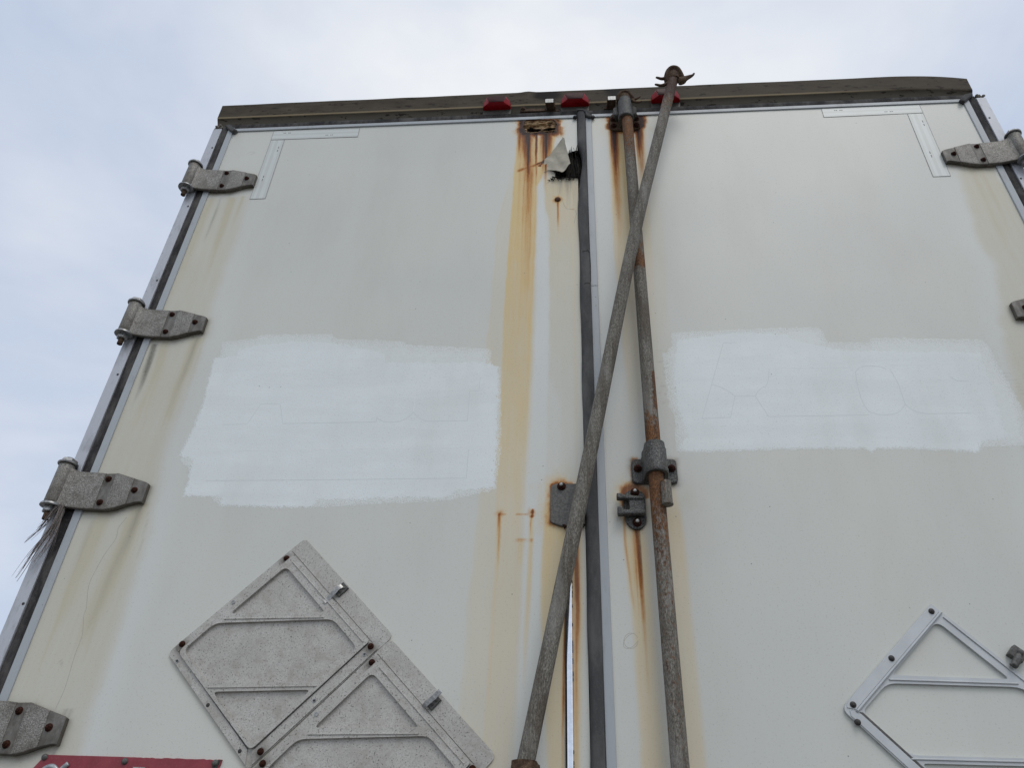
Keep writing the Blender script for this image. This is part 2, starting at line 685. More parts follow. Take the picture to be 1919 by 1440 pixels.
def mat_lens():
    t = NT("red_lamp_lens")
    a = t.noise(60, 4, .6)
    d = t.noise(260, 2, .5)
    col = t.mix(t.step(a, .4, .8), (.31, .003, .008), (.19, .003, .006))
    t.bump(d, .1, .0006)
    return t.done(col, .35, 0, .18)


def mat_wood():
    t = NT("rotten_plywood_rusty")
    rot, hole, _, _ = t.attr('wear_a')
    a = t.noise(220, 5, .7, (.18, 1, 1), .4)
    b = t.noise(46, 5, .65)
    col = t.ramp(a, [(.36, (.07, .035, .014)), (.46, (.30, .17, .075)), (.58, (.62, .47, .29))])
    col = t.mix(t.math('MULTIPLY', rot, t.math('MULTIPLY_ADD', b, .8, .5), clamp=True), col, (.055, .024, .012))
    col = t.mix(hole, col, (.012, .008, .006))  # shade inside the slot is painted; the modelled recess is shallow
    t.bump(a, .8, .003)
    return t.done(col, .9, 0, .2)


def mat_splinter():
    t = NT("black_rotten_core_fibres")
    a = t.noise(380, 4, .7, (1, 1, .12))
    col = t.ramp(a, [(.35, (.008, .007, .006)), (.6, (.028, .024, .02)), (.75, (.10, .09, .075))])
    t.bump(a, .9, .003)
    return t.done(col, .9, 0, .2)


def mat_tape():
    t = NT("white_reflective_tape")
    w = t.n('ShaderNodeTexWave', wave_type='BANDS', bands_direction='DIAGONAL')
    w.inputs['Scale'].default_value = 90
    t.l(t.coord(), w.inputs['Vector'])
    a, b, _, _ = t.attr('wear_a')
    col = t.mix(t.step(a, .3, .7), (.60, .63, .60), (.67, .705, .68))
    col = t.mix(t.math('MULTIPLY', w.outputs['Fac'], .12), col, (.4, .41, .41))
    col = t.mix(t.math('MULTIPLY', t.step(t.noise(12, 5, .6), .4, .75), .2), col, (.5, .49, .45))
    return t.done(col, .35, 0, .45)


def mat_ground():
    t = NT("gravel_yard")
    a = t.noise(.6, 6, .6)
    b = t.noise(45, 4, .7)
    col = t.mix(t.step(a, .3, .7), (.17, .165, .155), (.24, .23, .215))
    col = t.mix(t.step(b, .4, .7), col, (.12, .115, .11))
    t.bump(b, .6, .02)
    return t.done(col, .95, 0, .3)


def mat_sign():
    t = NT("red_sign_enamel")
    a = t.noise(30, 5, .6)
    b = t.noise(230, 4, .6)
    col = t.mix(t.step(a, .3, .7), (.235, .028, .042), (.30, .045, .058))
    col = t.mix(t.math('MULTIPLY', t.step(b, .5, .75), .35), col, (.30, .12, .13))
    t.bump(b, .35, .0008)
    return t.done(col, .5, 0, .5)


M = dict(
    door=mat_door(), alu=mat_alu("anodised_door_trim", (.40, .43, .45), 0.0, .45, .3),
    post=mat_alu("aluminium_corner_post", (.50, .52, .56), .12, .42, .55),
    rubber=mat_rubber(), cast=mat_cast(), bolt=mat_rustbolt(), rod=mat_rod(), iron=mat_iron(), rustiron=mat_rustmetal(),
    visor=mat_visor(), placard=mat_placard(True), placard_clean=mat_placard(False),
    seal=mat_rubber("grey_rubber_seal", (.07, .071, .072), (.125, .125, .122)),
    zinc=mat_plain("zinc_plated_steel", (.42, .42, .41), .35, .7, .5, .45, 200),
    chrome=mat_plain("polished_steel", (.82, .84, .87), .12, 1.0, .5, .12, 90),
    lens=mat_lens(), lensfront=mat_plain('shaded_red_lens_front', (.055, .004, .005), .4, 0, .15, .5, 40), lampbase=mat_plain("lamp_base_plastic", (.085, .08, .07), .6),  # lens front: the lens red with shade put into the colour
    oldbolt=mat_plain('brown_rusted_bolt', (.12, .052, .030), .8, 0, .3, .5, 300), wood=mat_wood(), core=mat_splinter(),
    flap=mat_plain("torn_gelcoat_skin", (.50, .465, .375), .6, 0, .15, .22, 38),
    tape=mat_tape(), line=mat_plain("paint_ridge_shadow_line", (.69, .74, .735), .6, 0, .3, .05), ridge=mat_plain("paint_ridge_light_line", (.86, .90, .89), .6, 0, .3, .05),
    tapeline=mat_plain("tape_edge_grime", (.36, .35, .33), .7, 0, .3, .3, 300),
    crack=mat_plain('grey_hairline', (.49, .47, .40), .7, 0, .3, .2, 200),
    ink=mat_plain("black_print", (.05, .05, .05), .7), sealant=mat_plain("cracked_sealant", (.42, .39, .34), .8, 0, .3, .7, 150),
    sign=mat_sign(), letter=mat_plain("raised_silver_letter", (.45, .47, .48), .35, .5, .5, .35, 160),
    rivet=mat_plain("dull_grey_rivet", (.15, .145, .135), .6, .3, .5, .45, 220),
    darkrivet=mat_plain("dark_rivet", (.06, .055, .052), .55, .3, .5, .4, 260),
    rope=mat_plain("grey_frayed_rope", (.26, .225, .21), .9, 0, .2, .5, 300),
    wall=mat_plain("white_trailer_panel", (.62, .64, .63), .4, 0, .4, .06, 3),
    steel=mat_plain("black_chassis_steel", (.03, .03, .03), .6, .2, .4, .4, 20),
    tyre=mat_plain("tyre_rubber", (.03, .03, .03), .85, 0, .2, .3, 40),
    grey=mat_plain("bare_steel_end", (.55, .55, .53), .45, .4, .5, .35, 200),
    ground=mat_ground(),
)

# ------------------------------------------------------------------ ground
g = MB()
g.add([(-400, -400, 0), (400, -400, 0), (400, 400, 0), (-400, 400, 0)], [(0, 1, 2, 3)])
ground = g.build('ground', M['ground'])
ground['kind'] = 'structure'

# ------------------------------------------------------------------ the trailer
TR = empty('semi_trailer')
TR['label'] = "white box trailer rear with rust-streaked double doors, hinges and overpainted lettering"
TR['category'] = "trailer"

ZB = 1.18           # bottom of the doors
ZT = 3.8525         # top of the doors
XL0, XL1 = -1.197, -0.0245
XR0, XR1 = 0.0235, 1.197


# ---- body shell
def part(name, mat, fn, **k):
    m = MB()
    fn(m)
    return m.build(name, mat, TR, **k)


part('side_wall', M['wall'], lambda m: m.box(-1.270, -1.215, .102, 13.4, 1.15, 3.96))
part('side_wall', M['wall'], lambda m: m.box(1.215, 1.270, .102, 13.4, 1.15, 3.96))
part('front_wall', M['wall'], lambda m: m.box(-1.270, 1.270, 13.402, 13.46, 1.15, 3.99))
part('roof', M['wall'], lambda m: m.box(-1.272, 1.272, .03, 13.40, 3.962, 3.998))
part('floor_frame', M['steel'], lambda m: m.box(-1.25, 1.25, .05, 13.4, 1.02, 1.148))
for sx in (-1, 1):
    part('chassis_beam', M['steel'], lambda m: m.box(sx * .5 - .07, sx * .5 + .07, .1, 12.5, .72, 1.018))
part('bumper', M['steel'], lambda m: (m.box(-1.2, 1.2, .15, .27, .45, .62, .01), m.box(-.55, -.45, .17, .25, .62, .72), m.box(.45, .55, .17, .25, .62, .72)))
for ax in (2.2, 3.5, 4.8):
    for sx in (-1, 1):
        w = empty('wheel', (sx * 1.08, ax, .5), TR)
        m = MB()
        m.lathe([(.3, -.17), (.44, -.18), (.49, -.15), (.5, -.1), (.5, .1), (.49, .15), (.44, .18), (.3, .17)], (0, 0, 0), 'x', 36)
        m.build('tyre', M['tyre'], w)
        m = MB()
        m.lathe([(.06, sx * .19), (.14, sx * .185), (.16, sx * .12), (.24, sx * .1), (.285, sx * .19), (.3, sx * .185)], (0, 0, 0), 'x', 28)
        m.build('rim', M['zinc'], w)


# ---- rear frame posts, seals and trims (vertical profiles: cross-section in x,y swept along z)
def profile(sec, z0, z1, nz=1, wob=None):
    m = MB()
    n = len(sec)
    vs, fs = [], []
    for i in range(nz + 1):
        z = z0 + (z1 - z0) * i / nz
        for x, y in sec:
            dx = wob(x, y, z) if wob else 0
            vs.append((x + dx, y, z))
    for i in range(nz):
        for k in range(n):
            j = (k + 1) % n
            fs.append((i * n + k, i * n + j, (i + 1) * n + j, (i + 1) * n + k))
    fs.append(tuple(range(n)))
    fs.append(tuple(range(nz * n, (nz + 1) * n)))
    m.add(vs, fs)
    return m


for s in (-1, 1):
    post = profile([(s * 1.2425, .006), (s * 1.2425, -.002), (s * 1.2435, -.003), (s * 1.2705, -.003), (s * 1.2725, -.001), (s * 1.2725, .1), (s * 1.2425, .1)], 1.12, 3.872)
    po = post.build('corner_post', M['post'], TR)
    for k in range(7):
        rv = MB()
        zz = 3.78 - k * .31 + random.uniform(-.03, .03)
        rv.rivet(s * (1.2475 + random.uniform(0, .004)), zz, -.003, .0033, .0016)
        rv.build('screw', M['darkrivet'], po)
    sl = profile([(s * 1.2165, .02), (s * 1.2165, .003), (s * 1.2205, -.0005), (s * 1.2265, -.0015), (s * 1.2335, -.0015), (s * 1.2395, -.0005), (s * 1.2425, .003), (s * 1.2425, .02)], 1.12, 3.885, 90,
                 lambda x, y, z: .0009 * math.sin(z * 13 + x) + .0006 * math.sin(z * 41))
    sl.build('side_seal', M['rubber'], TR)
    profile([(s * 1.1972, .02), (s * 1.1972, -.0035), (s * 1.1982, -.0045), (s * 1.2152, -.0045), (s * 1.2163, -.0035), (s * 1.2163, .02)], ZB, 3.874).build('door_edge_trim', M['alu'], TR)
    # crumbled sealant at the head of the post
    sb = MB()
    for k in range(9):
        cx, cz = s * (1.2475 + .0026 * k), 3.8815 + random.uniform(-.006, .008)
        sb.lathe([(.003, -.003), (.006, 0), (.004, .004)], (cx, random.uniform(-.004, .01), cz), 'z', sides=6, ph=random.random())
    sb.build('sealant', M['sealant'], TR)['kind'] = 'stuff'

# horizontal head trim, seal and header
part('door_head_trim', M['alu'], lambda m: m.prism([(-1.196, ZT + .0008), (-.0255, ZT + .0008), (-.0255, 3.8680), (-1.196, 3.8680)], -.0045, .02, .001))
part('door_head_trim', M['alu'], lambda m: m.prism([(.0245, ZT + .0008), (1.196, ZT + .0008), (1.196, 3.8680), (.0245, 3.8680)], -.0045, .02, .001))
hs = MB()
N = 60
vs, fs = [], []
for i in range(N + 1):
    x = -1.216 + 2.432 * i / N
    w = .0008 * math.sin(x * 17)
    for (y, z) in [(.03, 3.8688), (.001, 3.8690), (-.001 + w, 3.876), (-.0018 + w, 3.8865), (-.0008 + w, 3.893), (.006, 3.8985), (.03, 3.8985)]:
        vs.append((x, y, z))
for i in range(N):
    for k in range(7):
        j = (k + 1) % 7
        fs.append((i * 7 + k, i * 7 + j, (i + 1) * 7 + j, (i + 1) * 7 + k))
fs += [tuple(range(7)), tuple(range(N * 7, N * 7 + 7))]
hs.add(vs, fs)
hs.build('head_seal', M['rubber'], TR)

# roof visor: folded sheet, bent back at its right end
vis = MB()
NX = 200
sec = [(.03, 3.901), (.0185, 3.9015), (.0175, 3.9035), (.0085, 3.918), (-.001, 3.930), (-.0032, 3.934), (-.0035, 3.940), (-.0035, 3.965), (-.004, 3.985), (-.0045, 4.004), (-.0015, 4.0065), (.012, 4.008), (.06, 4.008), (.06, 4.000), (.03, 4.000)]
ns = len(sec)
vs, fs, at = [], [], []
for i in range(NX + 1):
    x = -1.2743 + 2.529 * i / NX
    k = max(0.0, (x - 1.0) / .2547)
    back = .013 * k * k
    dz = .006 * math.sin((x + .3) * 1.9) * 0 - .010 * k * k
    kink = -.004 * math.exp(-((x + .19) / .02) ** 2)
    for j, (y, z) in enumerate(sec):
        up = max(0, min(1, (z - 3.925) / .05))
        wv = (.0005 * math.sin(x * 9.1 + 1) + .0010 * math.exp(-((x - .36) / .03) ** 2) - .0012 * math.exp(-((x + .62) / .05) ** 2) + .0002 * math.sin(x * 31)) * up
        vs.append((x, y + (back + wv + kink * up) * (1 if j < 12 else 0), z + (dz * up if j < 14 else 0)))
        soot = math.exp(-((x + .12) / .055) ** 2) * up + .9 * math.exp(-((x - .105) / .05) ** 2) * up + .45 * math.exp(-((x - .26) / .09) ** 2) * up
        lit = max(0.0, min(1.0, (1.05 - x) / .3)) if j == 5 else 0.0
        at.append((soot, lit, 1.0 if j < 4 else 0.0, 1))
for i in range(NX):
    for k in range(ns):
        j = (k + 1) % ns
        fs.append((i * ns + k, i * ns + j, (i + 1) * ns + j, (i + 1) * ns + k))
fs += [tuple(range(ns)), tuple(range(NX * ns, NX * ns + ns))]
vis.add(vs, fs)
vo = vis.build('roof_visor', M['visor'], TR, attrs={'wear_a': at})
for x in (-.86, .62, .98):
    rv = MB()
    rv.rivet(x, 3.911, .0135, .0035, .004)
    rv.build('screw', M['darkrivet'], vo)

# corner gussets (folded rubber corners)
for s, pts in ((-1, [(-1.2302, 3.8787), (-1.2165, 3.8852), (-1.1806, 3.8517), (-1.1861, 3.8415), (-1.1915, 3.8395), (-1.208, 3.8534)]),
               (1, [(1.2322, 3.8908), (1.232, 3.8781), (1.1955, 3.8419), (1.1895, 3.8475), (1.183, 3.8535), (1.2082, 3.883)])):
    m = MB()
    m.prism(pts, -.013, .0, .003)
    c = m.build('corner_gusset', M['seal'], TR)
    m = MB()
    m.lathe([(.005, 0), (.0065, .004), (.003, .007)], (s * 1.188, -.008, 3.846), 'y', 8)
    m.build('plug', M['rubber'], c)


# ------------------------------------------------------------------ doors
def axis(stops):
    """stops: [(start, step), ..., end]"""
    out = []
    for i in range(len(stops) - 1):
        a, st = stops[i]
        b = stops[i + 1][0] if isinstance(stops[i + 1], tuple) else stops[i + 1]
        n = max(1, int(round(abs(b - a) / st)))
        out += [a + (b - a) * k / n for k in range(n)]
    out.append(stops[-1])
    return np.array(out)


class Wear:
    def __init__(s, X, Z):
        s.X, s.Z = X, Z
        s.tan = np.zeros_like(X)
        s.rust = np.zeros_like(X)
        s.beige = np.zeros_like(X)
        s.dark = np.zeros_like(X)
        s.clean = np.zeros_like(X)
        s.fine = np.zeros_like(X)
        s.wob = (fbm(X * 9, Z * 5, 3) - .5) + .8 * (fbm(X * 14, Z * 24, 13, 3) - .5)
        s.jag = (fbm(X * 300, Z * 9, 5, 3) - .5)

    @staticmethod
    def line(pts):
        q = sorted([(z, x) for x, z in Ps(pts)])
        return np.array([a for a, b in q]), np.array([b for a, b in q])

    @staticmethod
    def prof(pr):
        q = sorted([(P(1000, y)[1], v) for y, v in pr])
        return np.array([a for a, b in q]), np.array([b for a, b in q])

    def band(s, ch, left, right, pr, sl=.006, sr=.006, wob=.006):
        zl, xl = s.line(left)
        zr, xr = s.line(right)
        zp, vp = s.prof(pr)
        w = s.wob * wob
        a = np.interp(s.Z, zl, xl) + w
        b = np.interp(s.Z, zr, xr) + w * .7
        v = np.interp(s.Z + s.jag * .1, zp, vp) * (1 - sstep(zp.max(), zp.max() + .004, s.Z))
        m = sstep(a - sl, a + sl, s.X) * (1 - sstep(b - sr, b + sr, s.X)) * v
        f = getattr(s, ch)
        np.maximum(f, m, out=f)

    def streak(s, ch, mid, hw, pr, wob=.004, mode='max', power=2):
        zl, xl = s.line(mid)
        zp, vp = s.prof(pr)
        c = np.interp(s.Z, zl, xl) + s.wob * wob
        zt = zp.max()
        v = np.interp(s.Z + s.jag * .16, zp, vp) * (1 - sstep(zt, zt + .004, s.Z))
        m = np.exp(-np.abs((s.X - c) / hw) ** power) * v
        f = getattr(s, ch)
        if mode == 'max':
            np.maximum(f, m, out=f)
        else:
            f += m

    def blob(s, ch, u, v, rx, rz, val, power=2, rough=.5):
        x, z = P(u, v)
        n = 1 + rough * (fbm(s.X * 120, s.Z * 120, 9, 3) - .5) * 2
        d = np.sqrt(((s.X - x) / rx) ** 2 + ((s.Z - z) / rz) ** 2) * n
        m = np.exp(-d ** power) * val
        f = getattr(s, ch)
        np.maximum(f, m, out=f)

    def halo(s, ch, poly, w, val, keep=None, rough=.6):
        d = sdf(Ps(poly), s.X, s.Z)
        n = fbm(s.X * 55, s.Z * 45, 21, 4) * 1.3
        d = d - .35 * w + (fbm(s.X * 160, s.Z * 120, 23, 3) - .5) * w * .9
        m = np.where(d > 0, 1.0, np.exp(-(np.maximum(-d, 0) / (w * (.3 + rough * 1.6 * n))) ** 1.3)) * val * (.75 + .5 * fbm(s.X * 70, s.Z * 70, 27, 3))
        if keep is not None:
            m = m * keep(s.X, s.Z)
        f = getattr(s, ch)
        np.maximum(f, m, out=f)

    def trapped(s, poly, w, val, ch='dark'):  # soft contact shadow laid into the door colour
        """contact shadow painted along the outline of a fitting (world x, z)"""
        d = sdf(poly, s.X, s.Z)
        n = fbm(s.X * 50, s.Z * 50, 41, 4)
        f = getattr(s, ch)
        np.maximum(f, np.exp(-(np.maximum(-d, 0) / (w * (.25 + 1.5 * n))) ** 1.2) * val * (.4 + 1.2 * fbm(s.X * 35, s.Z * 35, 43, 3)), out=f)

    def crack(s, pts, w, val, ch='fine'):
        q = Ps(pts)
        d = np.full(s.X.shape, 1e9)
        jx = (fbm(s.X * 60, s.Z * 60, 33, 3) - .5) * .006
        for (x0, z0), (x1, z1) in zip(q[:-1], q[1:]):
            ex, ez = x1 - x0, z1 - z0
            wx, wz = s.X + jx - x0, s.Z - z0
            t = np.clip((wx * ex + wz * ez) / (ex * ex + ez * ez), 0, 1)
            d = np.minimum(d, np.hypot(wx - ex * t, wz - ez * t))
        m = np.exp(-(d / w) ** 2) * val
        f = getattr(s, ch)
        np.maximum(f, m, out=f)


def zoomed(x0, y0, k, pts):
    return [(x0 + a / k, y0 + b / k) for a, b in pts]


PATCH_L = zoomed(310, 600, 2.907, [(275, 207), (380, 197), (402, 160), (560, 132), (700, 120), (900, 125), (1100, 158), (1190, 180), (1200, 232), (1360, 235), (1730, 232), (1812, 252), (1816, 350), (1804, 700), (1795, 915), (1580, 932), (1535, 975), (1300, 968), (1010, 983), (825, 982), (812, 1022), (640, 1022), (290, 1010), (302, 966), (97, 962), (152, 760), (75, 742), (140, 610), (200, 470), (262, 215)])
THIN_L = zoomed(310, 600, 2.907, [(310, 118), (480, 103), (520, 80), (905, 78), (935, 105), (1180, 112), (1285, 116), (1325, 136), (1775, 160), (1772, 236), (1826, 262), (1828, 700), (1800, 925), (1540, 985), (820, 1025), (290, 1016), (80, 760), (190, 480), (296, 190)])
PATCH_R = zoomed(1220, 590, 2.745, [(130, 132), (430, 88), (700, 100), (730, 130), (1000, 186), (1130, 186), (1690, 196), (1750, 350), (1790, 480), (1835, 640), (1700, 655), (1690, 705), (1300, 686), (1165, 690), (1132, 712), (1098, 688), (700, 690), (200, 704), (135, 688), (190, 620), (130, 470), (118, 300)])
THIN_R = zoomed(1220, 590, 2.745, [(104, 92), (420, 80), (560, 72), (850, 65), (882, 86), (910, 141), (1120, 145), (1136, 120), (1700, 130), (1742, 170), (1800, 290), (1925, 500), (1960, 675), (1706, 682), (1690, 714), (1300, 694), (700, 696), (200, 712), (128, 700), (120, 530), (92, 470), (60, 200), (108, 166)])


def wear_left(w):
    M_L = [(970, 255), (966, 300), (962, 330), (960, 380), (951, 480), (944, 580), (940, 680), (937, 780), (930, 860), (929, 960), (926, 1060), (916, 1250), (905, 1440), (895, 1600)]
    M_R = [(1042, 255), (1034, 290), (1016, 330), (1006, 350), (1006, 380), (1003, 480), (999, 560), (996, 680), (984, 780), (979, 860), (978, 960), (975, 1050), (972, 1135), (965, 1300), (955, 1440), (948, 1600)]
    w.band('tan', M_L, M_R, [(252, 0), (258, .85), (380, .9), (480, .82), (600, .68), (760, .6), (900, .46), (1000, .34), (1135, .3), (1440, .26), (1700, .2)], .0035, .0035, .004)
    w.streak('tan', [(999, 380), (992, 600), (990, 700), (980, 860)], .010, [(330, 0), (380, .8), (600, .85), (800, .6), (1000, .2), (1100, 0)])
    w.streak('rust', [(1004, 370), (1001, 460), (996, 560)], .004, [(340, .05), (380, .17), (520, .13), (700, 0)])
    w.streak('rust', [(986, 250), (990, 300), (990, 380), (986, 560), (983, 700)], .018, [(246, 1.0), (270, .74), (300, .48), (340, .36), (400, .24), (480, .17), (560, .11), (700, .04), (800, 0)])
    w.streak('rust', [(975, 300), (972, 400), (966, 560)], .007, [(280, 0), (310, .22), (400, .12), (560, .05), (640, 0)])
    w.streak('rust', [(983, 300), (980, 400), (975, 560)], .003, [(280, 0), (330, .34), (420, .22), (560, .1), (640, 0)])
    w.streak('rust', [(996, 300), (994, 420), (988, 600)], .0035, [(280, 0), (330, .36), (420, .3), (520, .16), (640, 0)])
    w.streak('rust', [(990, 250), (990, 340)], .007, [(246, 1.2), (275, 1.1), (310, .75), (345, .2), (370, 0)])
    w.streak('rust', [(1025, 250), (1023, 280), (1021, 330), (1019, 360)], .017, [(246, 1.1), (268, .9), (290, .55), (315, .3), (350, 0)])
    w.streak('rust', [(1024, 250), (1022, 340)], .006, [(246, 1.2), (280, 1.05), (310, .65), (340, .2), (370, 0)])
    w.streak('rust', [(1005, 250), (1004, 330)], .004, [(246, .9), (290, .7), (330, .3), (380, .1), (420, 0)])
    w.streak('rust', [(975, 240), (974, 290)], .010, [(232, .5), (255, .5), (290, .25), (340, 0)])
    w.halo('rust', zoomed(940, 200, 7.2, [(262, 190), (330, 180), (380, 182), (720, 190), (748, 240), (745, 350), (640, 372), (300, 376), (255, 330)]), .0075, .95, None, 1.4)
    w.halo('tan', zoomed(940, 200, 7.2, [(262, 190), (380, 182), (720, 190), (748, 240), (745, 350), (640, 372), (300, 376), (255, 330)]), .02, .8)
    # sideways smear
    w.crack([(972, 320), (985, 315), (1005, 309), (1018, 303)], .009, .42, 'rust')
    w.crack([(1005, 308), (1022, 301), (1030, 292)], .003, .9, 'rust')
    w.crack([(1012, 312), (1018, 300)], .002, .9, 'rust')
    # pale outer fringe
    F_L = [(966, 290), (955, 340), (945, 380), (933, 430), (928, 500), (922, 590), (915, 640), (912, 700), (905, 860), (898, 960), (888, 1060), (878, 1135), (865, 1300), (850, 1440), (835, 1600)]
    w.band('tan', F_L, M_L, [(280, 0), (330, .12), (480, .17), (900, .2), (1135, .2), (1440, .16), (1700, .1)], .006, .002, .008)
    w.streak('tan', F_L, .004, [(300, 0), (360, .2), (700, .24), (900, .2), (1200, .16), (1440, .1)], .008)
    w.streak('tan', [(a + 12, b) for a, b in F_L], .003, [(600, 0), (700, .2), (960, .22), (1200, .1), (1440, .05)], .008)
    # cream area beside the centre seal
    w.band('beige', [(1020, 300), (1018, 330), (1020, 380), (1027, 410), (1031, 440), (1030, 560), (1028, 700), (1022, 860), (1020, 960)], [(1085, 330), (1090, 600), (1094, 900)], [(300, .0), (312, .5), (350, .65), (410, .55), (480, .42), (600, .35), (760, .22), (900, .12), (1000, .05)], .004, .004, .01)
    w.band('tan', [(1018, 330), (1020, 380), (1027, 410), (1031, 440), (1030, 560)], [(1085, 330), (1090, 600)], [(335, .1), (350, .32), (410, .28), (480, .12), (600, .05), (700, 0)], .004, .004, .01)
    w.streak('tan', [(1073, 400), (1076, 560), (1078, 700), (1080, 860)], .004, [(380, 0), (420, .25), (700, .2), (900, .08), (960, 0)])
    w.streak('tan', [(1058, 380), (1058, 470)], .006, [(360, .3), (420, .25), (500, 0)])
    w.band('clean', [(1008, 345), (1006, 480), (1003, 600), (998, 700), (986, 800), (980, 960), (975, 1135), (962, 1440), (955, 1600)], [(1018, 345), (1028, 480), (1028, 700), (1050, 760), (1050, 900), (1030, 940), (1015, 1100), (985, 1440), (975, 1600)], [(340, .3), (420, .9), (600, .95), (800, .6), (1100, .6), (1440, .4), (1600, .3)], .006, .01, .004)
    # dark smudge below the tear
    w.halo('dark', zoomed(940, 200, 7.2, [(630, 870), (720, 900), (745, 990), (830, 985), (1040, 985), (1085, 940), (1085, 700), (880, 650), (800, 900)]), .010, .75)
    w.streak('dark', [(1062, 335), (1064, 370)], .032, [(326, .55), (342, .38), (360, .14), (385, 0)])
    w.crack(zoomed(940, 200, 7.2, [(545, 760), (585, 725), (612, 690)]), .0035, .8, 'dark')
    w.crack(zoomed(940, 200, 7.2, [(500, 800), (535, 775), (570, 745)]), .003, .8, 'rust')
    w.crack(zoomed(940, 200, 7.2, [(590, 885), (640, 872), (700, 893), (725, 925)]), .003, .9, 'dark')
    w.streak('beige', [(1062, 335), (1064, 380)], .03, [(325, .4), (338, .9), (365, .4), (390, 0)])
    # rusty bolt with its run
    w.blob('rust', 1045, 374, .015, .019, .34, 3)
    w.blob('tan', 1045, 374, .024, .028, .7, 3)
    w.streak('rust', [(1045, 374), (1046, 440)], .0045, [(372, .42), (395, .36), (412, .2), (440, 0)], .001)
    w.streak('tan', [(1045, 374), (1046, 480)], .012, [(372, .4), (420, .3), (490, 0)], .002)
    w.crack([(1057, 384), (1062, 391), (1076, 392)], .002, .25, 'rust')
    # old fixing holes lower down
    for u, v, a, b, c in ((936, 964, .0035, .005, .75), (938, 962, .012, .010, .28), (998, 960, .0035, .007, .85), (997, 968, .005, .003, .7), (996, 962, .012, .012, .25), (977, 1013, .013, .004, .3), (996, 1013, .005, .0045, .4), (994, 985, .002, .006, .35)):
        w.blob('rust', u, v, a, b, c, 2.5)
    w.crack([(938, 965), (950, 963)], .0018, .35, 'rust')
    w.crack([(968, 965), (980, 964), (996, 966)], .0018, .3, 'rust')
    w.crack([(985, 1014), (996, 1014)], .0018, .3, 'rust')
    w.streak('rust', [(936, 965), (935, 1000), (932, 1060), (927, 1135)], .004, [(964, .5), (985, .42), (1010, .25), (1060, .1), (1100, 0)], .002)
    w.streak('tan', [(936, 965), (933, 1040), (926, 1135), (918, 1250), (908, 1440), (900, 1600)], .007, [(962, .7), (1010, .7), (1060, .55), (1135, .45), (1300, .4), (1440, .3), (1600, .2)], .003)
    w.streak('tan', [(976, 1013), (973, 1060), (970, 1135), (962, 1300)], .008, [(1010, .7), (1025, .65), (1045, .4), (1135, .3), (1300, .25), (1500, .15)], .003)
    w.streak('tan', [(997, 962), (995, 1020), (993, 1060), (989, 1135), (985, 1200)], .0055, [(958, .7), (1010, .6), (1060, .6), (1135, .55), (1200, .35), (1270, .05)], .002, power=3)
    w.streak('rust', [(997, 966), (995, 1000)], .003, [(960, .5), (985, .2), (1000, 0)], .001)
    w.band('tan', [(930, 940), (926, 1060), (915, 1250), (905, 1440)], [(978, 940), (974, 1060), (965, 1300), (955, 1440)], [(930, .3), (1000, .36), (1135, .33), (1300, .3), (1440, .28), (1600, .2)], .006, .006, .005)
    # striker plate halo and runs
    plate = [(1033, 911), (1040, 907), (1086, 907), (1097, 920), (1097, 985), (1070, 990), (1031, 980)]
    w.halo('rust', plate, .010, .6, lambda X, Z: np.where(X < -.05, 1, .35))
    w.halo('tan', plate, .024, .8, lambda X, Z: np.where(X < -.05, 1, .5))
    w.band('tan', [(1022, 915), (1018, 1000), (1015, 1060), (1012, 1135), (1020, 1300), (1026, 1440), (1028, 1600)], [(1068, 915), (1062, 1200), (1060, 1440), (1058, 1600)], [(905, .3), (960, .75), (1060, .66), (1135, .6), (1300, .5), (1440, .45), (1700, .3)], .005, .005, .003)
    w.streak('rust', [(1061, 1080), (1057, 1250), (1054, 1440)], .003, [(1000, 0), (1100, .15), (1200, .5), (1330, .45), (1400, .2), (1500, .1)], .003)
    w.streak('rust', [(1078, 985), (1080, 1060), (1082, 1135), (1080, 1250), (1081, 1440)], .0065, [(980, .95), (1000, .9), (1060, .68), (1120, .5), (1200, .35), (1300, .22), (1440, .15), (1600, .1)], .003)
    w.streak('rust', [(1074, 1135), (1074, 1440)], .004, [(1100, 0), (1150, .25), (1300, .3), (1440, .2), (1600, .1)], .003)
    w.band('tan', [(1068, 985), (1070, 1440), (1070, 1600)], [(1092, 985), (1092, 1135), (1087, 1440), (1087, 1600)], [(985, .5), (1135, .55), (1300, .5), (1440, .45), (1700, .3)], .004, .006, .003)
    # hinge side grime
    HL = [(430, 190), (350, 430), (240, 690), (130, 960), (20, 1250), (-60, 1440), (-120, 1600)]
    HR = [(445, 330), (470, 365), (452, 420), (425, 490), (395, 570), (386, 625), (358, 700), (322, 800), (300, 872), (286, 950), (255, 1080), (205, 1240), (165, 1340), (140, 1440), (110, 1600)]
    w.band('beige', HL, HR, [(335, 0), (362, .38), (430, .47), (520, .53), (640, .43), (700, .53), (880, .58), (960, .43), (1080, .51), (1250, .5), (1440, .43), (1600, .35)], .004, .020, .02)
    w.band('clean', [(a + 6, b) for a, b in HR], [(a + 42, b) for a, b in HR], [(380, 0), (450, .35), (900, .5), (1200, .6), (1440, .5)], .014, .03, .02)
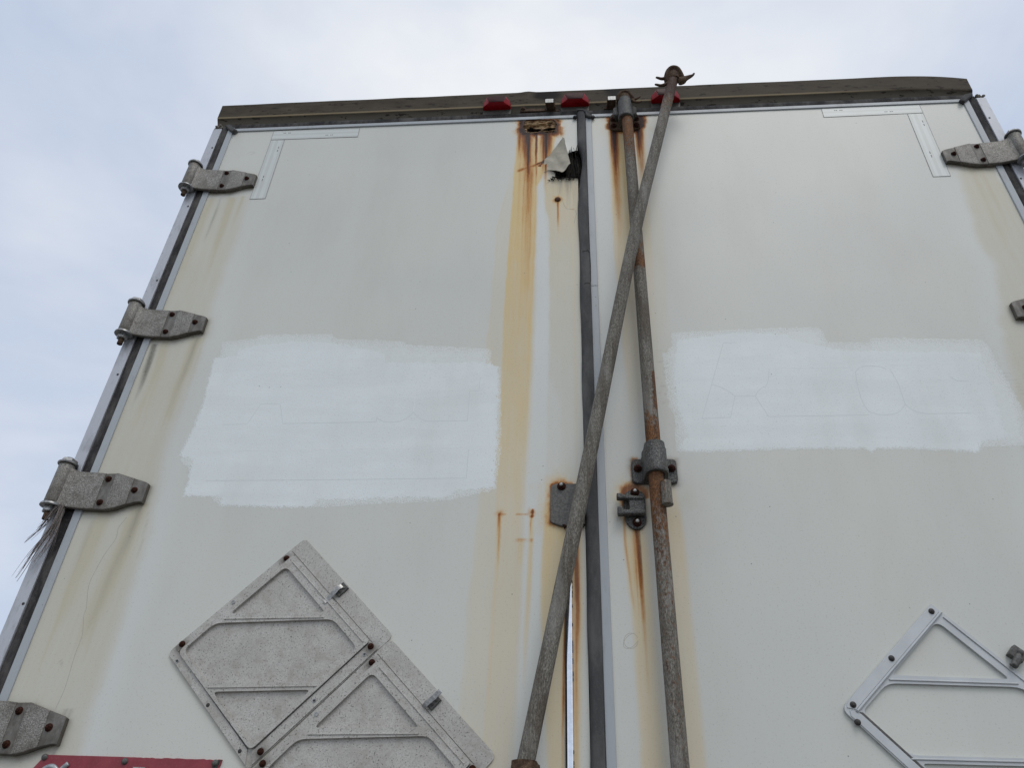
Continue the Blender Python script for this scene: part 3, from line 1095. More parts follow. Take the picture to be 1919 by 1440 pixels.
    for mid, hw, pr, ch, po in (
            ([(400, 360), (384, 400), (352, 480), (330, 540)], .014, [(352, .6), (400, .5), (470, .3), (560, 0)], 'beige', 2),
            ([(418, 358), (404, 400), (392, 430)], .004, [(352, .2), (385, .4), (420, .2), (440, 0)], 'dark', 2),
            ([(440, 358), (426, 400), (402, 470)], .012, [(352, .8), (400, .6), (470, .2), (520, 0)], 'beige', 2),
            ([(462, 352), (446, 395)], .006, [(350, .7), (380, .5), (420, 0)], 'beige', 2),
            ([(372, 628), (352, 680), (338, 718), (318, 770)], .0055, [(622, .32), (650, .30), (690, .22), (730, .06), (780, 0)], 'dark', 2),
            ([(372, 628), (352, 680), (330, 740)], .014, [(622, .9), (680, .8), (760, .3), (800, 0)], 'beige', 2),
            ([(383, 628), (365, 690), (350, 735)], .003, [(622, .4), (690, .35), (760, .1), (800, 0)], 'beige', 2),
            ([(292, 640), (284, 665), (272, 700)], .0085, [(634, .75), (655, .8), (690, .5), (715, .1), (740, 0)], 'dark', 4),
            ([(312, 636), (300, 680), (280, 740)], .012, [(630, .7), (690, .5), (780, 0)], 'beige', 2),
            ([(265, 950), (240, 1010), (208, 1080), (180, 1150), (160, 1220)], .010, [(945, .38), (985, .30), (1040, .20), (1100, .12), (1160, .05), (1220, 0)], 'dark', 2),
            ([(262, 952), (236, 1015), (205, 1085), (170, 1170)], .018, [(945, .9), (1040, .75), (1120, .5), (1200, .2), (1260, 0)], 'beige', 2),
            ([(196, 962), (176, 1010), (142, 1090), (105, 1180)], .016, [(955, .8), (1040, .7), (1120, .4), (1250, 0)], 'beige', 2),
            ([(180, 965), (160, 1015), (130, 1085)], .006, [(955, .12), (1030, .14), (1100, 0)], 'dark', 2),
            ([(118, 1360), (104, 1400), (92, 1440)], .011, [(1350, .15), (1380, .35), (1420, .35), (1460, .1), (1500, 0)], 'dark', 3)):
        w.streak(ch, mid, hw, pr, .004, 'add', po)
    w.crack([(280, 958), (268, 1010), (258, 1045)], .0016, .18)
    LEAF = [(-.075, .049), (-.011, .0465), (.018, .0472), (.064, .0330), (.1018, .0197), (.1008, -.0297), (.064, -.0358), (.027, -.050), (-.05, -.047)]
    for hz in (3.5887, 2.9890, 2.4735, 1.9530):  # contact shadow painted round and just below each hinge leaf
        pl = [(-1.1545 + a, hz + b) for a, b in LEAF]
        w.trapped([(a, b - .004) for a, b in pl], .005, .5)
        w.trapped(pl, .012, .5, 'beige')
    w.trapped([(-.84, 2.10), (-.646, 2.352), (-.21, 1.92), (-.40, 1.7), (-.665, 1.885), (-.886, 2.096)], .005, .35, 'beige')  # painted contact shade round the placard holders
    # glue spots / scratches
    w.crack([(112, 1240), (116, 1248)], .0015, .4)
    w.crack([(463, 288), (470, 284), (478, 286), (468, 290)], .0012, .25)


def wear_right(w):
    kp = [(1143, 214), (1141, 240), (1150, 246), (1196, 246), (1206, 236), (1206, 214)]
    w.halo('rust', kp, .012, 1.0)
    w.halo('tan', kp, .03, .6)
    w.streak('rust', [(1150, 245), (1152, 280), (1154, 320), (1158, 380)], .013, [(240, 1.1), (265, .95), (290, .7), (320, .46), (360, .35), (420, .2), (500, .05), (560, 0)], .002)
    w.streak('rust', [(1150, 245), (1152, 290), (1155, 330)], .006, [(240, 1.15), (280, 1.0), (305, .7), (340, .3), (370, 0)], .002)
    w.streak('rust', [(1197, 245), (1201, 290), (1204, 330)], .012, [(240, 1.15), (258, .9), (280, .6), (310, .35), (360, .12), (420, 0)], .002)
    w.band('tan', [(1140, 246), (1145, 330), (1148, 400), (1152, 480), (1160, 560), (1170, 680), (1178, 760)], [(1178, 246), (1184, 330), (1190, 500), (1200, 680), (1205, 760)], [(244, .7), (300, .8), (380, .68), (480, .5), (560, .38), (680, .3), (760, .15), (820, 0)], .005, .01, .004)
    w.band('tan', [(1190, 246), (1195, 330), (1205, 560), (1215, 760)], [(1211, 246), (1213, 330), (1219, 400), (1225, 480), (1232, 600), (1242, 700)], [(244, .65), (300, .5), (380, .36), (480, .28), (600, .2), (720, .08), (800, 0)], .004, .007, .004)
    w.band('tan', [(1205, 300), (1240, 760)], [(1228, 300), (1240, 420), (1250, 560), (1262, 700), (1270, 800)], [(280, 0), (400, .12), (560, .12), (760, .05), (850, 0)], .004, .012, .006)
    w.band('clean', [(1112, 230), (1122, 500), (1130, 700)], [(1138, 230), (1145, 400), (1155, 560), (1165, 700)], [(220, .2), (300, .3), (500, .3), (700, .4), (800, .2)], .01, .01)
    fk = [(1164, 916), (1176, 909), (1196, 909), (1212, 922), (1212, 975), (1196, 988), (1178, 980), (1168, 955)]
    w.halo('rust', fk, .008, .55, lambda X, Z: np.where((X < .07) | (Z > 2.46), 1, .25))
    w.halo('tan', fk, .017, .7, lambda X, Z: np.where((X < .09), 1, .5))
    w.halo('rust', zoomed(980, 820, 5.644, [(1150, 225), (1625, 230), (1630, 490), (1150, 480)]), .006, .42, lambda X, Z: np.where(X < .1, 1, .35))
    w.streak('rust', [(1170, 975), (1172, 1020), (1180, 1080), (1188, 1140)], .0035, [(970, .35), (1020, .32), (1080, .25), (1140, .06), (1200, 0)], .002)
    w.streak('rust', [(1192, 985), (1196, 1020), (1203, 1120), (1210, 1220), (1216, 1300)], .0045, [(980, .6), (1020, .72), (1060, .66), (1120, .45), (1180, .26), (1250, .12), (1320, 0)], .001)
    w.streak('rust', [(1189, 985), (1193, 1020), (1199, 1120)], .010, [(980, .3), (1020, .36), (1100, .22), (1180, 0)], .001)
    w.streak('dark', [(1197, 985), (1199, 1020), (1202, 1060), (1207, 1140)], .0018, [(980, .9), (1010, .8), (1040, .45), (1080, .25), (1140, .1), (1180, 0)], .001)
    w.band('tan', [(1165, 960), (1172, 1040), (1182, 1120), (1189, 1200), (1196, 1300), (1204, 1440), (1212, 1600)], [(1212, 960), (1216, 1040), (1224, 1140), (1232, 1240), (1250, 1440), (1262, 1600)], [(960, .4), (1020, .6), (1120, .56), (1250, .46), (1440, .42), (1700, .3)], .007, .014, .005)
    w.band('tan', [(1245, 900), (1260, 1100), (1275, 1440), (1285, 1600)], [(1266, 900), (1282, 1000), (1291, 1100), (1301, 1200), (1312, 1310), (1323, 1440), (1335, 1600)], [(890, .2), (960, .42), (1020, .42), (1150, .36), (1300, .33), (1440, .36), (1700, .25)], .004, .007, .006)
    w.blob('beige', 1290, 935, .02, .03, .3)
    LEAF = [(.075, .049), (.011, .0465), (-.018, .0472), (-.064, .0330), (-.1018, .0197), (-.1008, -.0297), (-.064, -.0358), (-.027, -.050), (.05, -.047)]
    for hz in (3.5868, 2.9835):  # same painted contact shadow for the right hinges
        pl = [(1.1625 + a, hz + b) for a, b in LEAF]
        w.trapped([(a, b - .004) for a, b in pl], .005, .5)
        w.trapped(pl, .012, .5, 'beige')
    w.trapped([(.083, 2.492), (.186, 2.492), (.186, 2.557), (.083, 2.557)], .006, .45)  # guide and catch get painted contact shade too
    w.trapped([(.062, 2.40), (.086, 2.381), (.108, 2.40), (.108, 2.465), (.09, 2.479), (.06, 2.465)], .004, .4)
    # marks across the edge of the over-painting
    for k in range(9):
        y = 662 + k * 12 + random.uniform(-4, 4)
        w.crack([(1225 + random.uniform(0, 8), y), (1238, y + random.uniform(-1, 4)), (1258 + random.uniform(-8, 10), y + random.uniform(1, 7))], .0010, .22)
    for k in range(7):
        y = 700 + k * 6
        w.crack([(1878, y), (1900, y + random.uniform(0, 3)), (1925, y + 3)], .0010, .15)
    HL = [(1800, 318), (1806, 345), (1812, 372), (1826, 420), (1842, 466), (1852, 480), (1866, 500), (1870, 535), (1876, 590), (1884, 640), (1898, 720), (1915, 800), (1935, 880), (1990, 1100), (2080, 1440), (2120, 1600)]
    HR = [(1820, 190), (1870, 330), (1930, 440), (2100, 780), (2400, 1440), (2480, 1600)]
    w.band('beige', HL, HR, [(310, 0), (325, .72), (400, .62), (500, .52), (600, .45), (700, .5), (1440, .45)], .016, .004, .025)
    w.band('clean', [(a - 40, b) for a, b in HL], [(a - 6, b) for a, b in HL], [(340, 0), (400, .35), (600, .4), (900, .4), (1440, .3)], .03, .012, .015)
    w.streak('beige', [(1818, 310), (1846, 370), (1872, 430), (1896, 490)], .012, [(310, .4), (360, .3), (440, .2), (520, 0)], .004, 'add')
    w.streak('beige', [(1838, 318), (1868, 380), (1900, 450)], .008, [(310, .4), (380, .3), (470, 0)], .004, 'add')


def door_y(X, Z):
    """the skin is not quite flat"""
    return (fbm(X * 2.3, Z * 2.1, 77, 3) - .5) * .0016


def build_door(xs, zs, wearfn, polys, holes, x0, x1):
    NXg, NZg = len(xs), len(zs)
    X, Z = np.meshgrid(xs, zs)          # rows: z
    w = Wear(X, Z)
    wearfn(w)
    sd1 = np.clip(sdf(Ps(polys[0]), X, Z), -.06, .06)
    sd2 = np.clip(sdf(Ps(polys[1]), X, Z), -.06, .06)
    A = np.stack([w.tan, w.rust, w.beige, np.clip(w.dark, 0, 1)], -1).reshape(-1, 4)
    B = np.stack([sd1, sd2, w.clean, w.fine], -1).reshape(-1, 4)
    Y = door_y(X, Z)
    kill = np.zeros(X.shape, bool)
    for h, amp in holes:
        d = sdf(Ps(h), X, Z) + (fbm(X * 130, Z * 60, 5, 3) - .5) * amp
        kill |= d > 0
        Y = Y - .0035 * np.exp(-np.maximum(-d, 0) / .008) * (d < .01)   # frayed lip
    V = np.stack([X, Y, Z], -1).reshape(-1, 3)
    idx = np.arange(NXg * NZg).reshape(NZg, NXg)
    kf = kill[:-1, :-1] & kill[1:, :-1] & kill[:-1, 1:] & kill[1:, 1:]
    q = np.stack([idx[:-1, :-1], idx[:-1, 1:], idx[1:, 1:], idx[1:, :-1]], -1)[~kf]
    # rim and back
    rim = list(idx[0, :]) + list(idx[1:, -1]) + list(idx[-1, -2::-1]) + list(idx[-2:0, -1 * NXg])
    nv = len(V)
    backv = V[rim].copy()
    backv[:, 1] = .055
    faces = q.tolist()
    m = len(rim)
    for i in range(m):
        j = (i + 1) % m
        faces.append([int(rim[i]), nv + i, nv + j, int(rim[j])])
    faces.append([nv + i for i in range(m)])
    V2 = np.vstack([V, backv])
    A2 = np.vstack([A, np.zeros((m, 4))])
    B2 = np.vstack([B, np.tile([[-.06, -.06, 0, 0]], (m, 1))])
    me = bpy.data.meshes.new('door')
    me.from_pydata(V2.tolist(), [], faces)
    return finish('door', me, M['door'], TR, {'wear_a': A2, 'wear_b': B2}, 50)


ROT = zoomed(940, 200, 7.2, [(285, 215), (335, 178), (420, 174), (560, 178), (700, 184), (738, 225), (735, 345), (640, 368), (500, 358), (380, 372), (320, 352), (300, 300)])
TEAR = zoomed(940, 200, 7.2, [(640, 690), (830, 520), (855, 560), (885, 640), (950, 612), (1030, 596), (1100, 600), (1100, 985), (1000, 982), (900, 975), (830, 985), (790, 1000), (735, 1000), (715, 945), (720, 905), (640, 872), (610, 800)])

zs = axis([(ZB, .06), (1.84, .005), (3.50, .0025), ZT])
xsL = axis([(XL0, .005), (-.30, .0025), XL1])
xsR = axis([(XR0, .003), (.25, .005), XR1])
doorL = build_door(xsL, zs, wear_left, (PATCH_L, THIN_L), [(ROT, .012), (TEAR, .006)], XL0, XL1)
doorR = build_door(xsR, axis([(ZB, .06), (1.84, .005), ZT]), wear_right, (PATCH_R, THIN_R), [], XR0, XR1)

# ---- rotten plywood where the keeper tore out
x0, x1, z0, z1 = -.214, -.083, 3.772, 3.850
nx, nz = 90, 54
X, Z = np.meshgrid(np.linspace(x0, x1, nx), np.linspace(z0, z1, nz))
fib = fbm(X * 35, Z * 330, 3, 4)
sl_d = sdf(Ps(zoomed(940, 200, 7.2, [(345, 275), (400, 255), (520, 285), (640, 262), (722, 258), (724, 322), (640, 325), (560, 312), (400, 318), (350, 310)])), X, Z) + (fbm(X * 110, Z * 160, 8, 3) - .5) * .008
slot = sstep(0, .005, sl_d)
knot = np.exp(-(((X + .1134) / .006) ** 2 + ((Z - 3.834) / .005) ** 2))
Y = .003 + .009 * (1 - fib) + .013 * slot + .010 * knot - .008 * sstep(3.823, 3.84, Z)
rot = 1 - sstep(.006, .020, np.minimum(np.minimum(X - x0, x1 - X) * .8, np.minimum(Z - z0, 3.856 - Z))) * 1.0
rot = np.clip(rot * .8 + .7 * (fbm(X * 60, Z * 90, 4, 3) - .55) + .15 * (Z < 3.80), 0, 1)
at = np.stack([rot, np.clip(sstep(-.0035, .001, sl_d) + knot * .9, 0, 1), X * 0, X * 0 + 1], -1).reshape(-1, 4)
idx = np.arange(nx * nz).reshape(nz, nx)
q = np.stack([idx[:-1, :-1], idx[:-1, 1:], idx[1:, 1:], idx[1:, :-1]], -1).reshape(-1, 4)
me = bpy.data.meshes.new('exposed_plywood')
me.from_pydata(np.stack([X, Y, Z], -1).reshape(-1, 3).tolist(), [], q.tolist())
finish('exposed_plywood', me, M['wood'], doorL, {'wear_a': at}, 60)
sp = MB()
for k in range(22):
    xx, zz2 = random.uniform(-.202, -.11), random.choice([random.uniform(3.836, 3.850), random.uniform(3.780, 3.792)])
    ln = random.uniform(.008, .03)
    sp.tube([(xx, random.uniform(-.002, .004), zz2), (xx + ln * .5, random.uniform(-.005, .002), zz2 + random.uniform(-.002, .002)), (xx + ln, random.uniform(-.003, .004), zz2 + random.uniform(-.003, .003))], [.0012, .0014, .0005], 5)
sp.build('splinter', M['wood'], doorL, attrs={'wear_a': [(random.choice([0, 0, .3, .7]), 0, 0, 1) for v in sp.v]})['kind'] = 'stuff'

# ---- tear beside the centre seal: dark core, loose fibres and a flap of skin
x0, x1, z0, z1 = -.150, -.012, 3.535, 3.735
nx, nz = 60, 70
X, Z = np.meshgrid(np.linspace(x0, x1, nx), np.linspace(z0, z1, nz))
Y = .016 + .012 * fbm(X * 260, Z * 14, 6, 3) - .010 * np.exp(-((Z - 3.56) / .014) ** 2)
idx = np.arange(nx * nz).reshape(nz, nx)
q = np.stack([idx[:-1, :-1], idx[:-1, 1:], idx[1:, 1:], idx[1:, :-1]], -1).reshape(-1, 4)
me = bpy.data.meshes.new('exposed_core')
me.from_pydata(np.stack([X, Y, Z], -1).reshape(-1, 3).tolist(), [], q.tolist())
finish('exposed_core', me, M['core'], doorL, None, 60)
sp = MB()
for k in range(60):
    xb = random.uniform(-.062, -.014)
    zb = 3.553 + random.uniform(0, .04)
    zt = min(3.715, zb + random.uniform(.05, .14))
    lean = random.uniform(-.018, .002)
    y0 = random.uniform(.004, .016)
    sp.tube([(xb, y0, zb), (xb + lean * .4, y0 - .006 * random.random(), (zb + zt) / 2), (xb + lean, y0 - .010 * random.random(), zt)], [.0016, .0014, .0004], 5)
for k in range(40):
    xb = random.uniform(-.11, -.02)
    zb = 3.552 + random.uniform(-.005, .012)
    sp.tube([(xb, .008, zb), (xb + random.uniform(-.008, .008), -.004, zb - random.uniform(0, .006)), (xb + random.uniform(-.014, .014), -.006, zb - random.uniform(.002, .012))], [.002, .0015, .0004], 5)
for (u, v, u2, v2) in ((1054, 270, 1055, 258), (1079, 288, 1082, 273), (1070, 290, 1071, 276), (1066, 292, 1068, 282)):
    a, b = P(u, v), P(u2, v2)
    sp.tube([(a[0], -.002, a[1]), ((a[0] + b[0]) / 2, -.005, (a[1] + b[1]) / 2), (b[0], -.004, b[1])], [.0016, .0012, .0003], 5)
sp.build('loose_fibre', M['core'], doorL)['kind'] = 'stuff'
FL = Ps(zoomed(940, 200, 7.2, [(585, 720), (700, 612), (800, 520), (822, 500), (834, 500), (850, 512), (862, 580), (880, 645), (900, 720), (922, 815), (930, 845), (900, 868), (870, 910), (840, 948), (812, 962), (785, 935), (740, 905), (700, 890), (640, 868), (600, 840), (575, 775)]))
cen = (-.088, 3.64)
FL = [p for a, b in zip(FL, FL[1:] + FL[:1]) for p in (a, ((a[0] + b[0]) / 2 + random.uniform(-.0012, .0012), (a[1] + b[1]) / 2 + random.uniform(-.0012, .0012)))]


def lift(x, z):
    t = max(0.0, (x + .128) / .08)
    return -.0035 - .019 * t ** 1.9 - .008 * max(0, (z - 3.66) / .06) ** 1.5 - .010 * max(0, (3.605 - z) / .05) ** 1.5 + .0018 * math.sin(x * 150 + z * 70)


fl = MB()
rings = [0.0, .2, .4, .6, .8, .93, 1.0]
vsf = [(cen[0], lift(*cen), cen[1])]
for r_ in rings[1:]:
    for x, z in FL:
        a, b = cen[0] + (x - cen[0]) * r_, cen[1] + (z - cen[1]) * r_
        vsf.append((a, lift(a, b), b))
n = len(FL)
fsf = [(0, 1 + i, 1 + (i + 1) % n) for i in range(n)]
for k in range(5):
    for i in range(n):
        j = (i + 1) % n
        fsf.append((1 + k * n + i, 1 + (k + 1) * n + i, 1 + (k + 1) * n + j, 1 + k * n + j))
o2 = len(vsf)
vsf += [(a, b + .002, c) for a, b, c in vsf]
fsf += [tuple(i + o2 for i in f) for f in fsf]
for i in range(n):
    j = (i + 1) % n
    fsf.append((1 + 5 * n + i, 1 + 5 * n + j, o2 + 1 + 5 * n + j, o2 + 1 + 5 * n + i))
fl.add(vsf, fsf)
fo = fl.build('torn_skin_flap', M['flap'], doorL, sharp=60)

# rusty bolt below the tear
b = MB()
bx, bz = P(1045, 374)
b.rivet(bx, bz, 0, .0095, .005)
b.build('bolt', M['oldbolt'], doorL)


# ---- outlines of the painted-over lettering (film edges under the new paint)
def ribbons(name, lines, parent, mat, wd=.0013, hgt=.0002, base=None, join=False):
    """each line a thin raised ribbon of its own, mitred at the bends"""
    allm = MB()
    for ln in lines:
        q = [Vector(ln[0])]
        for p in ln[1:]:
            d_ = (Vector(p) - q[-1]).length
            if d_ > 2e-4:
                a_, n_ = q[-1].copy(), max(1, int(d_ / .012)) if base is None else 1
                q += [a_.lerp(Vector(p), (k_ + 1) / n_) for k_ in range(n_)]
        k = len(q)
        closed = k > 3 and (q[0] - q[-1]).length < 1e-4
        L_, R_ = [], []
        for i in range(k):
            a = q[i - 1] if i > 0 else (q[-2] if closed else None)
            b = q[i + 1] if i < k - 1 else (q[1] if closed else None)
            t1 = (q[i] - a).normalized() if a is not None else None
            t2 = (b - q[i]).normalized() if b is not None else None
            t1, t2 = t1 or t2, t2 or t1
            n_ = Vector((-t1.y, t1.x)) + Vector((-t2.y, t2.x))
            n_ = n_ * (1.0 / max(.5, n_.length_squared / 2)) * (wd / 2)
            L_.append(q[i] + n_)
            R_.append(q[i] - n_)
        m = allm if join else MB()
        vs, fs = [], []
        for a, b in zip(L_, R_):
            y_ = base if base is not None else float(door_y(np.array((a.x + b.x) / 2), np.array((a.y + b.y) / 2)))
            vs += [(a.x, y_ - hgt, a.y), (b.x, y_ - hgt, b.y), (b.x, y_ + .0002, b.y), (a.x, y_ + .0002, a.y)]
        for i in range(k - 1):
            for c in range(4):
                d = (c + 1) % 4
                fs.append((i * 4 + c, i * 4 + d, i * 4 + 4 + d, i * 4 + 4 + c))
        if not closed:
            fs += [(0, 1, 2, 3), (4 * k - 4, 4 * k - 3, 4 * k - 2, 4 * k - 1)]
        m.add(vs, fs)
        if not join:
            m.build(name, mat, parent)
    if join:
        allm.build(name, mat, parent)['kind'] = 'stuff'


def arc2(pts, n=5):
    return [(v.x, v.y) for v in catmull([Vector(p) for p in pts], n)]


LL = lambda l: Ps(zoomed(310, 600, 2.907, l))
RL = lambda l: Ps(zoomed(1220, 590, 2.745, l))
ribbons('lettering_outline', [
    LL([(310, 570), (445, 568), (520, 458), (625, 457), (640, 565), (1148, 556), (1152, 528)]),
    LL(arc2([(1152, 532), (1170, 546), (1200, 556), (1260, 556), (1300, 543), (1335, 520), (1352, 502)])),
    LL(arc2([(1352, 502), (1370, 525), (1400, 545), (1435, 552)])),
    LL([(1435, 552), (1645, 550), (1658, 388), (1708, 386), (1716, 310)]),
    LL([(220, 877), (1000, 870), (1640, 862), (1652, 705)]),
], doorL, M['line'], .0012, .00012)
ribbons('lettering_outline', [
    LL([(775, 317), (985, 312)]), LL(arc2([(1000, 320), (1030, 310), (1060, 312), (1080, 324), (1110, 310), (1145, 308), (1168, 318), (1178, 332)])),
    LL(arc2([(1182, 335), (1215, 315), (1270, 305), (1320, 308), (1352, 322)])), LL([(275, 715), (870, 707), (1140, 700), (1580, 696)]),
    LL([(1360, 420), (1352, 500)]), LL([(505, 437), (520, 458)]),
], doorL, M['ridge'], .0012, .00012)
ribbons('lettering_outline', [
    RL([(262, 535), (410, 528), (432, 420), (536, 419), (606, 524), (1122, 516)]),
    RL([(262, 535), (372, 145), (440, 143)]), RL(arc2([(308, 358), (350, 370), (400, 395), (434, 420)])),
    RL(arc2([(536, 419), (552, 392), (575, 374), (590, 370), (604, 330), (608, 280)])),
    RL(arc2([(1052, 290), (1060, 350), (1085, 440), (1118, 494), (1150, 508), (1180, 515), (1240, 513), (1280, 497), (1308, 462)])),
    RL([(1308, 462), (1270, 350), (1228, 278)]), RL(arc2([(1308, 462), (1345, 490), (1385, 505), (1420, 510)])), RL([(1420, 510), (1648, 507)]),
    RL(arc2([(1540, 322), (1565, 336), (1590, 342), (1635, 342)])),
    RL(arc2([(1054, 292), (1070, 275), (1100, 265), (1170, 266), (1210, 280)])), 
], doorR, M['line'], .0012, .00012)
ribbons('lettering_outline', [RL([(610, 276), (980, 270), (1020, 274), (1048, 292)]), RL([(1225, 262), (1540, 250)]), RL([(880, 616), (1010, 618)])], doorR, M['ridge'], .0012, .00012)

# hairline cracks and scratches in the gelcoat
ribbons('hairline_crack', [Ps(l) for l in (
    [(1047, 340), (1049, 347), (1049, 355), (1047, 365)], [(1054, 374), (1056, 382), (1058, 386), (1062, 391), (1070, 392), (1078, 393), (1080, 400), (1078, 409), (1076, 418)],
    arc2([(238, 970), (222, 990), (217, 1010), (196, 1040), (178, 1072), (166, 1100), (162, 1140), (157, 1155), (154, 1192), (140, 1230), (122, 1290), (104, 1330)], 4))], doorL, M['crack'], .0011, .0001)
ribbons('hairline_crack', [Ps([(1182.5 + (13.5 + k) * math.cos(a / 16 * 2 * math.pi + .5 * k), 1202 + 14.5 * math.sin(a / 16 * 2 * math.pi)) for a in range(16 - 3 * k)]) for k in range(2)], doorR, M['crack'], .0008, .0001)

# ---- reflective tape
for side, quads in ((doorL, [[(-1.0530, 3.8505), (-.7546, 3.8465), (-.7547, 3.8017), (-1.0531, 3.8030)], [(-1.0520, 3.8010), (-1.0052, 3.8000), (-1.0053, 3.5070), (-1.0547, 3.5061)]]),
                    (doorR, [[(.7604, 3.8515), (1.0639, 3.8515), (1.0641, 3.8094), (.7600, 3.8068)], [(1.0161, 3.8069), (1.0640, 3.8072), (1.0611, 3.5056), (1.0121, 3.5051)]])):
    for qd in quads:
        m = MB()
        vs, fs, at = [], [], []
        A, B, C, D = [Vector(p) for p in qd]
        long_h = (A - B).length > (A - D).length
        N = 24
        for i in range(N + 1):
            t = i / N
            if long_h:
                a, b = A.lerp(D, t), B.lerp(C, t)
            else:
                a, b = A.lerp(B, t), D.lerp(C, t)
            vs += [(a.x, -.0011, a.y), (b.x, -.0011, b.y)]
            k = 1.0 if (.18 < t < .34 or .56 < t < .80) else 0.0
            at += [(k, 0, 0, 1)] * 2
        for i in range(N):
            fs.append((2 * i, 2 * i + 1, 2 * i + 3, 2 * i + 2))
        m.add(vs, fs)
        n0 = len(m.v)
        tp = m.build('reflective_tape', M['tape'], side, attrs={'wear_a': at}, recalc=False)
        if tp.data.polygons[0].normal.y > 0:
            tp.data.flip_normals()
        pts = [tuple(p) for p in qd] + [tuple(qd[0])]
        ribbons('tape_edge', [pts], side, M['tapeline'], .0011, .0001, -.0012)
        mk = []
        for f1, f2 in ((.16, .28), (.66, .68)):
            c = A.lerp(B, f1).lerp(D.lerp(C, f1), f2) if long_h else A.lerp(B, 1 - f2 * .9).lerp(D.lerp(C, 1 - f2 * .9), f1)
            e = (B - A).normalized() if long_h else (D - A).normalized()
            for k in range(5):
                if k == 2:
                    continue
                s0 = c + e * (.0055 * (k - 2))
                mk.append([tuple(s0), tuple(s0 + e * .0035)])
        ribbons('printed_code', mk, side, M['ink'], .0026, .0001, -.0012, join=True)

# ------------------------------------------------------------------ centre seal and trim
def seal_left(z):
    pts = [(1.1, -.0245), (2.3, -.0240), (3.05, -.0250), (3.22, -.0246), (3.42, -.0262), (3.50, -.0235), (3.55, -.0185), (3.60, -.0115), (3.64, -.0095), (3.67, -.0120), (3.70, -.0205), (3.72, -.0236), (3.9, -.0236)]
    return float(np.interp(z, [p[0] for p in pts], [p[1] for p in pts]))


cs = MB()
zz = np.concatenate([np.linspace(1.15, 3.0, 60, endpoint=False), np.linspace(3.0, 3.886, 130)])
vs, fs = [], []
for z in zz:
    l = seal_left(z) - .0012 * math.sin(z * 21)
    r_ = .0040 + .0005 * math.sin(z * 9)
    k = max(0, 1 - abs(z - 3.62) / .09)
    d = .011 + .003 * k
    for (x, y) in [(l, .02), (l, -.004), (l + .003, -d + .001), (l + .009, -d - .0015), (r_ - .006, -d - .0015 - .002 * k), (r_ - .001, -d + .001), (r_, -.004), (r_, .02)]:
        vs.append((x, y, z))
for i in range(len(zz) - 1):
    for k in range(8):
        j = (k + 1) % 8
        fs.append((i * 8 + k, i * 8 + j, (i + 1) * 8 + j, (i + 1) * 8 + k))
fs += [tuple(range(8)), tuple(range((len(zz) - 1) * 8, len(zz) * 8))]
cs.add(vs, fs)
cso = cs.build('centre_seal', M['seal'], TR, sharp=50)
ct = profile([(.0042, .02), (.0042, -.0035), (.0052, -.0045), (.0222, -.0045), (.0234, -.0035), (.0234, .02)], 1.15, 3.10)
ct.build('centre_trim', M['alu'], TR)
ct = profile([(.0042, .02), (.0042, -.0037), (.0052, -.0047), (.0222, -.0047), (.0234, -.0037), (.0234, .02)], 3.1015, 3.848)
ct.build('centre_trim', M['alu'], TR)
# folded head of the centre seal, split in the seal
m = MB()
m.prism([(-.0236, 3.8862), (-.004, 3.8862), (.004, 3.879), (.0125, 3.862), (.0226, 3.8515), (.0226, 3.840), (.013, 3.8425), (.0045, 3.852), (.0035, 3.868), (-.006, 3.8765), (-.0236, 3.8775)], -.0155, -.004, .002)
m.build('seal_cap', M['seal'], cso)
for c in ((-.030, 3.851), (.028, 3.8475)):
    m = MB()
    m.lathe([(.006, 0), (.0075, .005), (.004, .009)], (c[0], -.003, c[1]), 'y', 7)
    m.build('seal_plug', M['rubber'], cso)
ribbons('seal_split', [Ps(zoomed(880, 380, 4.7975, l), -.012) for l in ([(1015, 440), (1045, 432), (1062, 428), (1078, 440)], [(1030, 730), (1055, 720), (1082, 724)])], cso, M['rubber'], .0028, .0008, -.0125)
ribbons('seal_split', [Ps(zoomed(880, 380, 4.7975, l), -.005) for l in ([(1080, 440), (1088, 560), (1090, 700), (1084, 724)],)], cso, M['rubber'], .0022, .0004, -.0048)


